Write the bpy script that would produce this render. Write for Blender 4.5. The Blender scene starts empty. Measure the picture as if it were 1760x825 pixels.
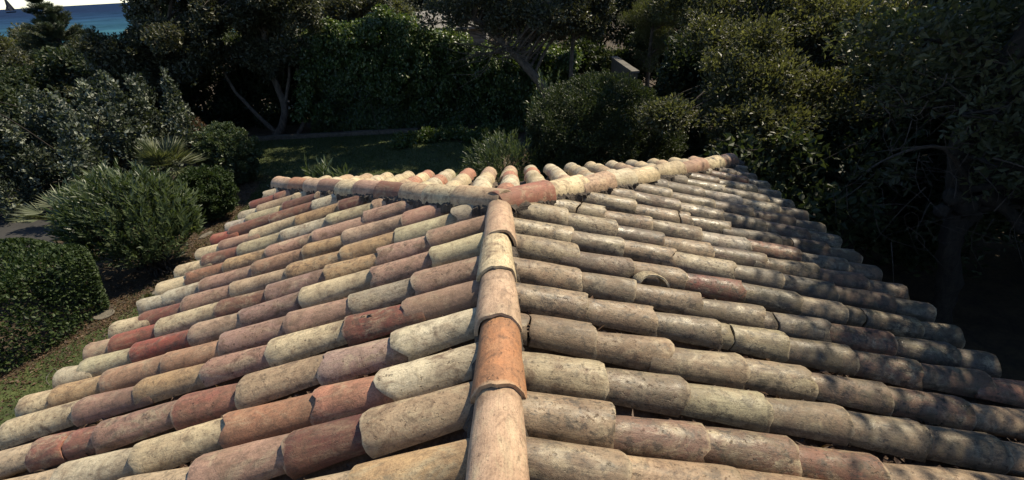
import bpy, bmesh, math, random
import numpy as np
from mathutils import Vector, Matrix

sc = bpy.context.scene
COL = sc.collection
random.seed(7)
RNG = np.random.default_rng(11)

# ------------------------------------------------------------------ camera
CZ = 4.4
FWD = Vector((-0.0110072, 0.8828865, -0.4694574))
RGT = Vector((0.9986790, -0.0138589, -0.0494795))
UPV = Vector((0.0501910, 0.4693819, 0.8815676))
cd = bpy.data.cameras.new('camera')
cam = bpy.data.objects.new('camera', cd)
COL.objects.link(cam)
cam.matrix_world = Matrix(((RGT.x, UPV.x, -FWD.x, 0), (RGT.y, UPV.y, -FWD.y, 0), (RGT.z, UPV.z, -FWD.z, CZ), (0, 0, 0, 1)))
cd.sensor_width = 36.0
cd.lens = 836.28 / 1760 * 36
cd.clip_start = 0.05
cd.clip_end = 60000
sc.camera = cam

# ------------------------------------------------------------------ sky, sun, exposure
SUN = Vector((0.495, 0.275, 0.824)).normalized()
elev = math.asin(SUN.z)
azim = math.atan2(SUN.x, SUN.y)
w = bpy.data.worlds.new('World')
sc.world = w
w.use_nodes = True
nt = w.node_tree
sky = nt.nodes.new('ShaderNodeTexSky')
sky.sky_type = 'NISHITA'
sky.sun_disc = False
sky.sun_elevation = elev
sky.sun_rotation = azim
sky.air_density = 1.0
sky.dust_density = 0.1
sky.altitude = 1500
sky.ozone_density = 2.5
nt.links.new(sky.outputs[0], nt.nodes['Background'].inputs[0])
nt.nodes['Background'].inputs[1].default_value = 0.10
sd = bpy.data.lights.new('sun', 'SUN')
sd.energy = 4.5
sd.angle = math.radians(0.5)
sd.color = (1.0, 0.885, 0.69)
so = bpy.data.objects.new('sun', sd)
COL.objects.link(so)
so.rotation_euler = SUN.to_track_quat('Z', 'Y').to_euler()
sc.view_settings.view_transform = 'Standard'
sc.view_settings.look = 'None'
sc.view_settings.gamma = 1.0
sc.view_settings.use_curve_mapping = False
sc.view_settings.exposure = 0.80

# ------------------------------------------------------------------ helpers
def tag(o, label=None, cat=None, group=None, kind=None):
    if label: o['label'] = label
    if cat: o['category'] = cat
    if group: o['group'] = group
    if kind: o['kind'] = kind
    return o

def empty(name, loc, label=None, cat=None, group=None, parent=None):
    o = bpy.data.objects.new(name, None)
    COL.objects.link(o)
    o.location = loc
    o.empty_display_size = 0.1
    if parent: o.parent = parent
    return tag(o, label, cat, group)

def link(name, me, mat, parent=None):
    o = bpy.data.objects.new(name, me)
    COL.objects.link(o)
    if mat and not me.materials: me.materials.append(mat)
    if parent:
        o.parent = parent
        o.matrix_parent_inverse = Matrix.Translation(-parent.location) if parent.type == 'EMPTY' and parent.parent is None else Matrix.Identity(4)
    return o

def np_mesh(name, V, F, rnd=None, smooth=False):
    V = np.asarray(V, dtype=np.float32); F = np.asarray(F, dtype=np.int32)
    me = bpy.data.meshes.new(name)
    k = F.shape[1]
    me.vertices.add(len(V)); me.vertices.foreach_set('co', V.ravel())
    me.loops.add(F.size); me.loops.foreach_set('vertex_index', F.ravel())
    me.polygons.add(len(F)); me.polygons.foreach_set('loop_start', np.arange(0, F.size, k, dtype=np.int32))
    me.polygons.foreach_set('use_smooth', np.full(len(F), smooth))
    me.update(calc_edges=True)
    if rnd is not None:
        a = me.attributes.new('rnd', 'FLOAT', 'FACE'); a.data.foreach_set('value', np.asarray(rnd, dtype=np.float32))
    return me

def add(name, V, F, mat, parent=None, rnd=None, smooth=False):
    return link(name, np_mesh(name, V, F, rnd, smooth), mat, parent)

def cat_mesh(parts):
    Vs, Fs, n = [], [], 0
    for V, F in parts:
        Vs.append(V); Fs.append(np.asarray(F) + n); n += len(V)
    return np.concatenate(Vs), np.concatenate(Fs)

def unit(v):
    return v / np.maximum(np.linalg.norm(v, axis=-1, keepdims=True), 1e-9)

def tube(pts, radii, seg=6, rough=0.0):
    pts = np.asarray(pts, float); n = len(pts)
    T = unit(np.gradient(pts, axis=0))
    ref = np.array([0.31, 0.17, 0.93]) if abs(T[0][2]) < .9 else np.array([1., .2, 0])
    A = unit(np.cross(T, ref)); B = np.cross(T, A)
    th = np.linspace(0, 2 * np.pi, seg, endpoint=False)
    r = np.asarray(radii, float)[:, None] * (1 + rough * RNG.normal(size=(n, seg)))
    V = pts[:, None, :] + (A[:, None, :] * np.cos(th)[None, :, None] + B[:, None, :] * np.sin(th)[None, :, None]) * r[:, :, None]
    F = []
    for i in range(n - 1):
        for j in range(seg):
            k = (j + 1) % seg
            F.append((i * seg + j, i * seg + k, (i + 1) * seg + k, (i + 1) * seg + j))
    return V.reshape(-1, 3), np.array(F)

def box(x0, x1, y0, y1, z0, z1):
    V = np.array([(x, y, z) for z in (z0, z1) for y in (y0, y1) for x in (x0, x1)], float)
    F = np.array([(0, 2, 3, 1), (4, 5, 7, 6), (0, 1, 5, 4), (2, 6, 7, 3), (0, 4, 6, 2), (1, 3, 7, 5)])
    return V, F

def spline(pts, n):
    pts = np.asarray(pts, float); m = len(pts)
    t = np.linspace(0, m - 1, n); out = []
    for q in t:
        i = min(int(q), m - 2); f = q - i
        p0, p1, p2, p3 = pts[max(i - 1, 0)], pts[i], pts[i + 1], pts[min(i + 2, m - 1)]
        out.append(.5 * (2 * p1 + (p2 - p0) * f + (2 * p0 - 5 * p1 + 4 * p2 - p3) * f * f + (3 * p1 - p0 - 3 * p2 + p3) * f ** 3))
    return np.array(out)

# ------------------------------------------------------------------ materials
def lin(r, g, b, k=1.0):
    def f(c):
        c = c / 255
        return k * (c / 12.92 if c <= .04045 else ((c + .055) / 1.055) ** 2.4)
    return (f(r), f(g), f(b), 1)

class NT:
    def __init__(s, name):
        s.m = bpy.data.materials.new(name); s.m.use_nodes = True
        s.t = s.m.node_tree; s.p = s.t.nodes['Principled BSDF']; s.out = s.t.nodes['Material Output']
    def n(s, kind, **kw):
        o = s.t.nodes.new(kind)
        for k, v in kw.items(): setattr(o, k, v)
        return o
    def l(s, a, b): s.t.links.new(a, b)
    def noise(s, vec, scale, detail=4, rough=.6, dist=0):
        o = s.n('ShaderNodeTexNoise'); o.inputs['Scale'].default_value = scale
        o.inputs['Detail'].default_value = detail; o.inputs['Roughness'].default_value = rough; o.inputs['Distortion'].default_value = dist
        if vec is not None: s.l(vec, o.inputs['Vector'])
        return o.outputs['Fac']
    def ramp(s, fac, stops):
        o = s.n('ShaderNodeValToRGB'); e = o.color_ramp.elements
        while len(e) < len(stops): e.new(.5)
        for i, (p, c) in enumerate(stops):
            e[i].position = p; e[i].color = c if len(c) == 4 else (*c, 1)
        s.l(fac, o.inputs[0]); return o.outputs[0]
    def mrange(s, fac, a, b, c=0, d=1):
        o = s.n('ShaderNodeMapRange'); o.inputs[1].default_value = a; o.inputs[2].default_value = b
        o.inputs[3].default_value = c; o.inputs[4].default_value = d; s.l(fac, o.inputs[0]); return o.outputs[0]
    def math(s, op, a, b):
        o = s.n('ShaderNodeMath', operation=op)
        for i, v in enumerate((a, b)):
            if isinstance(v, (int, float)): o.inputs[i].default_value = v
            else: s.l(v, o.inputs[i])
        return o.outputs[0]
    def mix(s, fac, a, b, mode='MIX'):
        o = s.n('ShaderNodeMix', data_type='RGBA', blend_type=mode)
        for i, v in ((0, fac), (6, a), (7, b)):
            if isinstance(v, (int, float)): o.inputs[i].default_value = v
            elif isinstance(v, tuple): o.inputs[i].default_value = v
            else: s.l(v, o.inputs[i])
        return o.outputs[2]
    def bump(s, h, strength, dist):
        o = s.n('ShaderNodeBump'); o.inputs['Strength'].default_value = strength; o.inputs['Distance'].default_value = dist
        s.l(h, o.inputs['Height']); s.l(o.outputs[0], s.p.inputs['Normal']); return o
    def scalev(s, vec, v):
        o = s.n('ShaderNodeVectorMath', operation='MULTIPLY'); s.l(vec, o.inputs[0]); o.inputs[1].default_value = v; return o.outputs[0]

def g(v): return (v, v, v, 1)

def tile_material():
    M = NT('weathered_terracotta')
    tc = M.n('ShaderNodeTexCoord').outputs['Object']
    oi = M.n('ShaderNodeObjectInfo')
    at = M.n('ShaderNodeAttribute', attribute_type='OBJECT', attribute_name='weather').outputs['Fac']
    off = M.n('ShaderNodeVectorMath', operation='SCALE'); off.inputs[0].default_value = (37.3, 91.7, 13.1)
    M.l(oi.outputs['Random'], off.inputs['Scale'])
    vv = M.n('ShaderNodeVectorMath', operation='ADD'); M.l(tc, vv.inputs[0]); M.l(off.outputs[0], vv.inputs[1])
    v = vv.outputs[0]
    stre = M.noise(M.scalev(v, (3.0, 55, 55)), 1.0, 7, .72, .15)
    stre2 = M.noise(M.scalev(v, (8, 230, 230)), 1.0, 4, .65)
    blot = M.noise(v, 7, 6, .66, .6)
    blot2 = M.noise(v, 15, 6, .7, .8)
    fine = M.noise(v, 170, 5, .75)
    spot = M.noise(M.scalev(v, (.75, 1, 1)), 74, 4, .62, .15)
    spot2 = M.noise(v, 33, 5, .7, .3)
    lich = M.noise(M.scalev(v, (.8, 1, 1)), 30, 9, .8, .35)
    pale = M.noise(M.scalev(v, (6, 13, 13)), 1.0, 7, .74, .9)
    sxy = M.n('ShaderNodeSeparateXYZ'); M.l(tc, sxy.inputs[0])
    base = oi.outputs['Color']
    r2 = M.math('FRACT', M.math('MULTIPLY', oi.outputs['Random'], 7.13), 0.0)
    r3 = M.math('FRACT', M.math('MULTIPLY', oi.outputs['Random'], 23.7), 0.0)
    pos = M.n('ShaderNodeNewGeometry').outputs['Position']
    wide = M.noise(M.scalev(pos, (1.5, 3.2, 1.5)), 1.0, 6, .68, .7)
    dull = M.mix(.5, base, lin(148, 118, 90, .75))
    c = M.mix(M.mrange(blot, .44, .62, 0, .8), base, dull)
    c = M.mix(M.math('MULTIPLY', M.mrange(pale, .50, .64), M.math('ADD', M.mrange(r2, 0, 1, .10, .58), M.math('MULTIPLY', at, .35))), c, lin(216, 200, 160, .72))
    c = M.mix(M.math('MULTIPLY', M.mrange(blot2, .50, .68), M.mrange(r3, 0, 1, .3, .9)), c, lin(108, 78, 56, .8))
    c = M.mix(M.math('MULTIPLY', M.mrange(wide, .47, .66), M.math('ADD', .22, M.math('MULTIPLY', at, .70))), c, M.mix(.72, c, lin(70, 60, 46, .7)))
    c = M.mix(M.math('ADD', M.math('MULTIPLY', at, .6), .55), c, M.ramp(stre, [(.34, g(.60)), (.47, g(.95)), (.75, g(1.12))]), 'MULTIPLY')
    c = M.mix(M.math('ADD', M.math('MULTIPLY', at, .5), .5), c, M.ramp(stre2, [(.34, g(.72)), (.48, g(.98)), (.75, g(1.06))]), 'MULTIPLY')
    c = M.mix(1.0, c, M.ramp(fine, [(.36, g(.66)), (.5, g(.97)), (.7, g(1.07))]), 'MULTIPLY')
    # dirt washed into the overlap at the upper part, worn pale rim at the lower end
    dirt = M.math('MULTIPLY', M.mrange(M.math('ADD', sxy.outputs[0], M.math('MULTIPLY', M.math('SUBTRACT', blot2, .5), .5)), .22, .36), .32)
    c = M.mix(dirt, c, lin(92, 74, 56, .8))
    rim = M.math('MULTIPLY', M.mrange(M.math('ADD', sxy.outputs[0], M.math('MULTIPLY', M.math('SUBTRACT', lich, .5), .05)), .012, .0), .4)
    c = M.mix(rim, c, lin(216, 196, 160, .75))
    # dark pits, crusty lichen, algae
    pits = M.math('MULTIPLY', M.mrange(spot, .588, .63), M.mrange(spot2, .45, .58))
    pits = M.math('MULTIPLY', pits, M.mrange(r3, .1, .8, .2, 1))
    c = M.mix(M.math('MULTIPLY', pits, .80), c, lin(72, 52, 38, .8))
    lw = M.math('MULTIPLY', M.mrange(lich, .51, .575), M.math('ADD', M.math('MULTIPLY', at, .95), .14))
    c = M.mix(lw, c, lin(58, 52, 42, .8))
    gr = M.math('MULTIPLY', M.mrange(M.noise(v, 11, 7, .74, .5), .47, .64), M.math('MULTIPLY', at, .72))
    c = M.mix(gr, c, lin(104, 94, 70, .8))
    M.l(c, M.p.inputs['Base Color'])
    rr = M.math('ADD', M.math('MULTIPLY', at, M.mrange(pale, .42, .62, -.14, -.55)), M.mrange(blot, .3, .7, .70, .84))
    M.l(rr, M.p.inputs['Roughness'])
    M.p.inputs['Specular IOR Level'].default_value = .55
    h = M.math('ADD', M.math('MULTIPLY', stre, .45), M.math('ADD', M.math('MULTIPLY', fine, .25), M.math('MULTIPLY', pits, -.8)))
    h = M.math('ADD', h, M.math('MULTIPLY', blot2, 1.1))
    h = M.math('ADD', h, M.math('MULTIPLY', lich, .6))
    M.bump(h, .6, .005)
    return M.m

def simple_rough(name, c1, c2, scale=6, rough=.85, bump=.4, dist=.02, streak=None):
    M = NT(name)
    tc = M.n('ShaderNodeTexCoord').outputs['Object']
    v = M.scalev(tc, streak) if streak else tc
    a = M.noise(v, scale, 6, .65, .3); b = M.noise(v, scale * 6, 4, .65)
    f = M.math('ADD', M.math('MULTIPLY', a, .65), M.math('MULTIPLY', b, .35))
    M.l(M.ramp(f, [(.36, c1), (.64, c2)]), M.p.inputs['Base Color'])
    M.p.inputs['Roughness'].default_value = rough
    M.bump(f, bump, dist)
    return M.m

def leaf_material(name, c1, c2, c3, rough=.42, trans=.3, spec=.5):
    M = NT(name)
    r = M.n('ShaderNodeAttribute', attribute_type='GEOMETRY', attribute_name='rnd').outputs['Fac']
    col = M.ramp(r, [(0.0, c1), (.62, c2), (1.0, c3)])
    M.l(col, M.p.inputs['Base Color'])
    M.p.inputs['Roughness'].default_value = rough
    M.p.inputs['Specular IOR Level'].default_value = spec
    t = M.n('ShaderNodeBsdfTranslucent'); 
    tcol = M.mix(1.0, col, (1.25, 1.3, .6, 1), 'MULTIPLY')
    M.l(tcol, t.inputs[0])
    ms = M.n('ShaderNodeMixShader'); ms.inputs[0].default_value = trans
    M.l(M.p.outputs[0], ms.inputs[1]); M.l(t.outputs[0], ms.inputs[2]); M.l(ms.outputs[0], M.out.inputs['Surface'])
    return M.m

MT = tile_material()
M_MORTAR = simple_rough('old_mortar', lin(40, 36, 32, .8), lin(104, 92, 78, .8), 26, .95, .9, .02)
M_PAN = simple_rough('dirty_channel_tile', lin(46, 38, 32, .9), lin(110, 94, 78, .9), 14, .9, .6, .01)
M_DECK = simple_rough('roof_underlay', lin(60, 50, 42), lin(84, 70, 58), 8, .95)
M_PLASTER = simple_rough('pink_plaster', lin(186, 150, 126, .8), lin(206, 172, 146, .8), 3, .9, .3, .01)
M_BARK = simple_rough('grey_bark', lin(52, 46, 40, .7), lin(126, 114, 100, .75), 14, .9, .9, .02, (1, 1, .35))
M_BARKD = simple_rough('dark_bark', lin(32, 28, 24, .6), lin(74, 66, 56, .6), 16, .95, 1.0, .03, (1, 1, .4))
M_TWIG = simple_rough('dry_twig', lin(52, 44, 38, .6), lin(104, 92, 80, .6), 20, .9, .3, .01)
M_STONE = simple_rough('grey_stone', lin(74, 68, 58, .7), lin(128, 120, 106, .7), 9, .9, .5, .01)
M_WHITEWALL = simple_rough('pale_wall_paint', lin(132, 126, 116, .6), lin(168, 162, 150, .6), 4, .85, .2, .01)
M_COPING = simple_rough('weathered_coping', lin(92, 88, 80, .6), lin(136, 130, 120, .6), 6, .9, .3, .01)
L_DARK = leaf_material('dark_green_leaf', (.018, .026, .012), (.036, .050, .020), (.070, .084, .042), .5, .3, .3)
L_OAK = leaf_material('dusty_green_leaf', (.024, .026, .014), (.056, .060, .030), (.14, .135, .080), .45)
L_GREY = leaf_material('grey_olive_leaf', (.038, .044, .022), (.082, .090, .046), (.14, .146, .084), .5, .45, .4)
L_BOX = leaf_material('box_hedge_leaf', (.016, .029, .010), (.036, .058, .018), (.068, .095, .032), .55, .3, .3)
L_IVY = leaf_material('creeper_leaf', (.024, .042, .013), (.060, .095, .028), (.135, .165, .050), .4, .35)
L_OLEA = leaf_material('oleander_leaf', (.028, .046, .020), (.062, .086, .036), (.125, .150, .074), .42)
L_SILV = leaf_material('silvery_leaf', (.024, .034, .020), (.054, .067, .042), (.26, .28, .22), .5)
L_OLIVE = leaf_material('olive_green_leaf', (.036, .038, .019), (.076, .080, .040), (.160, .160, .085), .45, .45, .4)
L_PALM = leaf_material('palm_frond', (.040, .052, .024), (.085, .100, .048), (.18, .185, .10), .5, .25)
L_RED = leaf_material('russet_leaf', (.040, .024, .014), (.085, .046, .026), (.16, .10, .058), .6)
L_PINE = leaf_material('pine_needle', (.016, .026, .012), (.034, .048, .022), (.070, .085, .040), .5, .2)
L_FEAT = leaf_material('feathery_leaf', (.040, .048, .018), (.078, .088, .034), (.125, .130, .055), .5, .35)
L_GRASS = leaf_material('grass_blade', (.030, .046, .012), (.060, .085, .022), (.135, .130, .050), .5, .35, .3)
L_PINK = leaf_material('pink_bract', (.10, .07, .05), (.30, .16, .14), (.45, .27, .24), .6, .4)
LT= [[(2.588, 4.836)], [(2.343, 4.596), (2.617, 4.612)], [(2.015, 4.263), (2.398, 4.378), (2.598, 4.341)], [(1.694, 4.021), (2.025, 4.08), (2.408, 4.132), (2.611, 4.118)], [(1.644, 3.789), (2.051, 3.875), (2.459, 3.972), (2.627, 3.869)], [(1.309, 3.52), (1.693, 3.561), (2.099, 3.648), (2.367, 3.589), (2.58, 3.565)], [(0.966, 3.246), (1.324, 3.296), (1.697, 3.316), (2.063, 3.341), (2.381, 3.355), (2.608, 3.337)], [(0.982, 3.079), (1.341, 3.033), (1.698, 3.043), (2.047, 3.098), (2.368, 3.113), (2.586, 3.065)], [(0.643, 2.805), (1.055, 2.845), (1.324, 2.805), (1.695, 2.839), (2.1, 2.883), (2.391, 2.885), (2.588, 2.829)], [(0.29, 2.596), (0.646, 2.618), (0.982, 2.58), (1.337, 2.583), (1.733, 2.616), (2.076, 2.605), (2.394, 2.64), (2.589, 2.576)], [(0.407, 2.421), (0.707, 2.384), (1.019, 2.353), (1.375, 2.36), (1.695, 2.382), (2.109, 2.402), (2.423, 2.391), (2.598, 2.363)], [(0.364, 2.168), (0.697, 2.191), (1.088, 2.207), (1.442, 2.206), (1.743, 2.169), (2.12, 2.182), (2.46, 2.169), (2.601, 2.115)], [(0.42, 1.977), (0.74, 1.967), (1.078, 1.964), (1.432, 1.977), (1.759, 1.944), (2.118, 1.95), (2.445, 1.948), (2.646, 1.947)], [(0.43, 1.788), (0.697, 1.741), (1.069, 1.75), (1.395, 1.749), (1.764, 1.746), (2.092, 1.735), (2.538, 1.753)], [(0.43, 1.56), (0.734, 1.535), (1.093, 1.522), (1.388, 1.509), (1.776, 1.497), (2.117, 1.496)], [(0.436, 1.349), (0.692, 1.318), (1.058, 1.324), (1.425, 1.288), (1.783, 1.282)], [(0.436, 1.129), (0.708, 1.106), (1.055, 1.104)], [(0.426, 0.906)]]
RT= [[(2.523, 4.801)], [(2.279, 4.549), (2.502, 4.546)], [(1.953, 4.314), (2.312, 4.359), (2.531, 4.372)], [(1.92, 4.064), (2.29, 4.106), (2.519, 4.157)], [(1.567, 3.897), (1.932, 3.876), (2.286, 3.899), (2.522, 3.915)], [(1.323, 3.635), (1.625, 3.642), (1.962, 3.689), (2.274, 3.692), (2.532, 3.699)], [(1.282, 3.426), (1.628, 3.441), (1.948, 3.447), (2.291, 3.472), (2.544, 3.48)], [(0.947, 3.218), (1.28, 3.215), (1.603, 3.212), (1.929, 3.228), (2.28, 3.221), (2.532, 3.233)], [(0.901, 2.995), (1.292, 3.001), (1.592, 3.013), (1.925, 2.964), (2.292, 3.025), (2.524, 2.995)], [(0.653, 2.785), (0.945, 2.762), (1.269, 2.752), (1.599, 2.758), (1.94, 2.764), (2.282, 2.813), (2.521, 2.778)], [(0.394, 2.629), (0.679, 2.572), (0.961, 2.516), (1.261, 2.511), (1.614, 2.589), (1.954, 2.598), (2.278, 2.57), (2.545, 2.566)], [(0.395, 2.359), (0.677, 2.344), (0.984, 2.357), (1.315, 2.337), (1.597, 2.352), (1.937, 2.378), (2.308, 2.373), (2.555, 2.366)], [(0.402, 2.158), (0.676, 2.124), (0.952, 2.129), (1.268, 2.123), (1.579, 2.134), (1.833, 2.128), (2.278, 2.122), (2.527, 2.109)], [(0.383, 1.941), (0.632, 1.917), (0.954, 1.908), (1.268, 1.893), (1.597, 1.889), (1.94, 1.877), (2.298, 1.91), (2.532, 1.876)], [(0.379, 1.719), (0.675, 1.723), (0.962, 1.696), (1.267, 1.685), (1.591, 1.688), (1.921, 1.666), (2.283, 1.683)], [(0.377, 1.511), (0.675, 1.491), (0.965, 1.483), (1.261, 1.469), (1.587, 1.475), (1.948, 1.443)], [(0.377, 1.301), (0.664, 1.291), (0.958, 1.275), (1.262, 1.258), (1.575, 1.242), (1.901, 1.233)], [(0.365, 1.1), (0.656, 1.067), (0.954, 1.051), (1.249, 1.038)], [(0.369, 0.901)]]
HL= [0.252, 0.469, 0.684, 0.921, 1.169, 1.382, 1.651, 1.86, 2.15, 2.494]
HR= [0.29, 0.554, 0.766, 0.972, 1.209, 1.885, 2.155, 2.416]
# ------------------------------------------------------------------ the house and its tiled roof
X0, MS, YA, BL, BR = -0.089, 0.29533, 2.546, 2.60, 2.53
BETA = math.atan(MS); CB, SB = math.cos(BETA), math.sin(BETA)
ZR = CZ - 1.04               # crown of the ridge tiles
ZC = ZR - 0.04               # crest line of the cover tiles at the ridge
YF = YA + 2.58               # far eave
YN = -1.3                    # near end of the roof
house = empty('house', (X0, 1.5, 0), 'small house under a hipped roof of weathered terracotta barrel tiles', 'house')
BX = 2.35
wallparts = [box(X0 - BX, X0 - BX + .22, YN, YA + BX, 0, 2.38), box(X0 + BX - .22, X0 + BX, YN, YA + BX, 0, 2.38),
             box(X0 - BX + .222, X0 + BX - .222, YA + BX - .22, YA + BX - .002, 0, 2.38), box(X0 - BX + .222, X0 + BX - .222, YN + .002, YN + .22, 0, 2.38)]
V, F = cat_mesh(wallparts)
add('wall', V, F, M_PLASTER, house)
def deckz(u): return ZC - .175 - MS * u
EV = 2.55
dv = []
for dz in (0, -.05):
    dv += [(X0, YN, deckz(0) + dz), (X0, YA, deckz(0) + dz), (X0 - EV, YN, deckz(EV) + dz), (X0 - EV, YA + EV, deckz(EV) + dz),
           (X0 + EV, YN, deckz(EV) + dz), (X0 + EV, YA + EV, deckz(EV) + dz)]
me = bpy.data.meshes.new('roof')
me.from_pydata(dv, [], [(0, 1, 3, 2), (0, 4, 5, 1), (1, 5, 3), (6, 8, 9, 7), (6, 7, 11, 10), (7, 9, 11), (2, 3, 9, 8), (3, 5, 11, 9), (5, 4, 10, 11), (0, 2, 8, 6), (4, 0, 6, 10)])
roof = link('roof', me, M_DECK, house)

def tile_geo(L, w0=.168, w1=None, r0=.086, r1=None, th=.0125, E=None, shear=0.0, nk=11, xa=0.0, xb=1.0, wob=.0025, chip=None, seed=0, base=None):
    """Half barrel from x=0 (wide lower end, crown at z=0) to x=L upslope. xa..xb keeps only a length of it."""
    rg = np.random.default_rng(seed)
    E = E or .34
    ws = .034 / E if w1 is None else (w0 - w1) / .43; rs = .0195 / E if r1 is None else (r0 - r1) / .43
    ns = max(4, int(L * (xb - xa) / .055) + 2)
    t = np.linspace(xa, xb, ns)
    lip = .008 / max(L, .05)
    t = np.unique(np.concatenate([t, [xa + lip, xb - lip]])) if xb - xa > 3 * lip else t
    th_ = np.linspace(-.06, math.pi + .06, nk)
    ca, sa = np.cos(th_), np.sin(th_)
    p1, p2, p3 = rg.uniform(0, 6.28, 3); a1, a2 = rg.normal(0, .010, 2)
    lowwob = .005 * np.sin(2 * th_ + p1) + .004 * np.sin(5 * th_ + p2) + rg.normal(0, .0022, nk)
    if chip is not None:
        for ck, cs, cd in chip: lowwob += cd * np.exp(-((th_ - ck) / cs) ** 2)
    Lr = L
    out, inn = [], []
    for i, q in enumerate(t):
        wi = max(w0 - ws * q * L, .075); ri = max(r0 - rs * q * L, .04)
        e = 0.0
        if i == 0 or i == len(t) - 1: e = .003
        bend = a1 * math.sin(q * 3.1 + p3) * .5
        wv = 1 + .018 * np.sin(3 * th_ + p2 + 2.2 * q) + .012 * math.sin(q * 7 + p1)
        yo = (wi / 2 - e) * ca * wv + bend; zo = (ri - e) * sa * (1 + .02 * np.sin(2 * th_ + p3 + 3 * q)) - r0
        yi = (wi / 2 - th) * ca * wv + bend; zi = (ri - th) * sa - r0
        xx = q * Lr + shear * yo * q + (1 - q) ** 6 * lowwob + rg.normal(0, .0006, nk)
        if xa > 0 and i == 0: xx = xx + .006 * np.sin(4 * th_ + p2) + rg.normal(0, .002, nk)
        if xb < 1 and i == len(t) - 1: xx = xx + .006 * np.sin(4 * th_ + p2) + rg.normal(0, .002, nk)
        out.append(np.stack([xx, yo + rg.normal(0, .0006, nk), zo + rg.normal(0, .0006, nk)], 1))
        inn.append(np.stack([xx, yi, zi], 1))
    n = len(t)
    Vv = np.concatenate(out + inn)
    Ff = []
    o2 = n * nk
    for i in range(n - 1):
        for k in range(nk - 1):
            a, b, c, d = i * nk + k, i * nk + k + 1, (i + 1) * nk + k + 1, (i + 1) * nk + k
            Ff.append((a, d, c, b)); Ff.append((o2 + a, o2 + b, o2 + c, o2 + d))
    for k in range(nk - 1):
        Ff.append((k, k + 1, o2 + k + 1, o2 + k))
        z = (n - 1) * nk
        Ff.append((z + k, o2 + z + k, o2 + z + k + 1, z + k + 1))
    for i in range(n - 1):
        a, d = i * nk, (i + 1) * nk
        Ff.append((a, o2 + a, o2 + d, d))
        a, d = i * nk + nk - 1, (i + 1) * nk + nk - 1
        Ff.append((a, d, o2 + d, o2 + a))
    return Vv, np.array(Ff)

PAL = {  # fired-clay colours (photo tone, later scaled to an albedo)
 'cr': (222, 198, 148), 'tc': (202, 170, 126), 'gc': (206, 190, 152), 'wg': (206, 194, 172), 'wc': (226, 208, 166), 'gn': (204, 188, 138),
 'yt': (202, 162, 104), 'pk': (186, 142, 112), 'pm': (172, 132, 110), 'pc': (206, 168, 130), 'pr': (162, 96, 70), 'rd': (140, 68, 46),
 'dr': (112, 58, 42), 'rb': (144, 88, 60), 'or': (200, 130, 92), 'ro': (164, 72, 44), 'bo': (180, 122, 80), 'to': (198, 148, 104),
 'tb': (180, 140, 108), 'pb': (178, 130, 102), 'gd': (168, 152, 122), 'tg': (174, 152, 116), 'pg': (184, 150, 130), 'rp': (158, 94, 70),
 'gt': (166, 146, 116), 'tn': (176, 146, 108), 'gr': (156, 142, 116), 'gb': (150, 124, 96), 'dg': (122, 114, 100), 'br': (134, 98, 74),
 'db': (116, 92, 74), 'og': (134, 118, 86), 'ob': (182, 120, 66)}
LC = ['gc', 'pr rd', 'cr tc gc', 'tc dr gn wg', 'gc rb rb ro', 'dr yt cr pk cr', 'pc gn gc gn rb cr', 'pk pk pk yt bo cr', 'pb pc yt to pk gc gc',
      'gd gn yt yt tc pk rd cr', 'tb pk yt pm rb cr ro pc', 'gn pk cr pm pc ro gn gc', 'tb gd pk pm to to yt cr', 'tb rd cr pb yt pb cr',
      'wc pg tc pr pb rp rd', 'wc or bo cr wc', 'tc dr pk or', 'yt cr pb']
RC = ['gt', 'tn tn', 'tn rd tn', 'to cr gt', 'gr wc tg gr', 'gr tg wg wc dg', 'tg tg gb br dg', 'tg gb tg tg br dg', 'cr tc tg gr br gb', 'cr tc tg wg rb gr gb',
      'cr cr gb tc db tg br gb', 'cr tg tc wc gd dg br dg', 'cr gb tc rd og tg og og', 'tc tg tc tg gr rb dg dg', 'tc tc tg gn tg br br or', 'tc tc tg tg gb br dg',
      'cr tg gn tg tg tg', 'tc pb br rb', 'tc gb']
KALB = 0.84
def tcol(code, rg, k=1.0):
    c = lin(*PAL[code], KALB * k)
    j = rg.normal(1, .05); h = rg.normal(0, .012)
    m = (c[0] + c[1] + c[2]) / 3; c = [q + (m - q) * .16 for q in c]
    return (c[0] * j * (1 + h), c[1] * j, c[2] * j * (1 - h), 1)

TRI = {'n': 0}
spare = []                  # (matrix, V, F) of tiles outside the picture: joined into one part
count = {'roof_tile': 0}
def place_tile(name, origin, xdir, ndir, V, F, col, weather, rg, joined=False, yaw=1.0):
    x = Vector(xdir).normalized(); n = Vector(ndir).normalized(); y = n.cross(x)
    M = Matrix(((x.x, y.x, n.x, origin[0]), (x.y, y.y, n.y, origin[1]), (x.z, y.z, n.z, origin[2]), (0, 0, 0, 1)))
    M = M @ Matrix.Rotation(math.radians(rg.normal(0, 1.4) * yaw), 4, 'Z') @ Matrix.Rotation(math.radians(rg.normal(0, 2.4) * yaw), 4, 'X')
    if joined:
        A = np.array(M)
        spare.append((V @ A[:3, :3].T + A[:3, 3], F)); return None
    me = np_mesh(name, V, F, None, True)
    me.set_sharp_from_angle(angle=math.radians(48))
    o = link(name, me, MT)
    o.parent = roof
    o.matrix_parent_inverse = PINV
    o.matrix_basis = M
    o.color = col
    o['weather'] = float(np.clip(weather + rg.normal(0, .10), 0, 1))
    count[name] = count.get(name, 0) + 1
    return o
bpy.context.view_layer.update()
PINV = roof.matrix_world.inverted()

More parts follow.
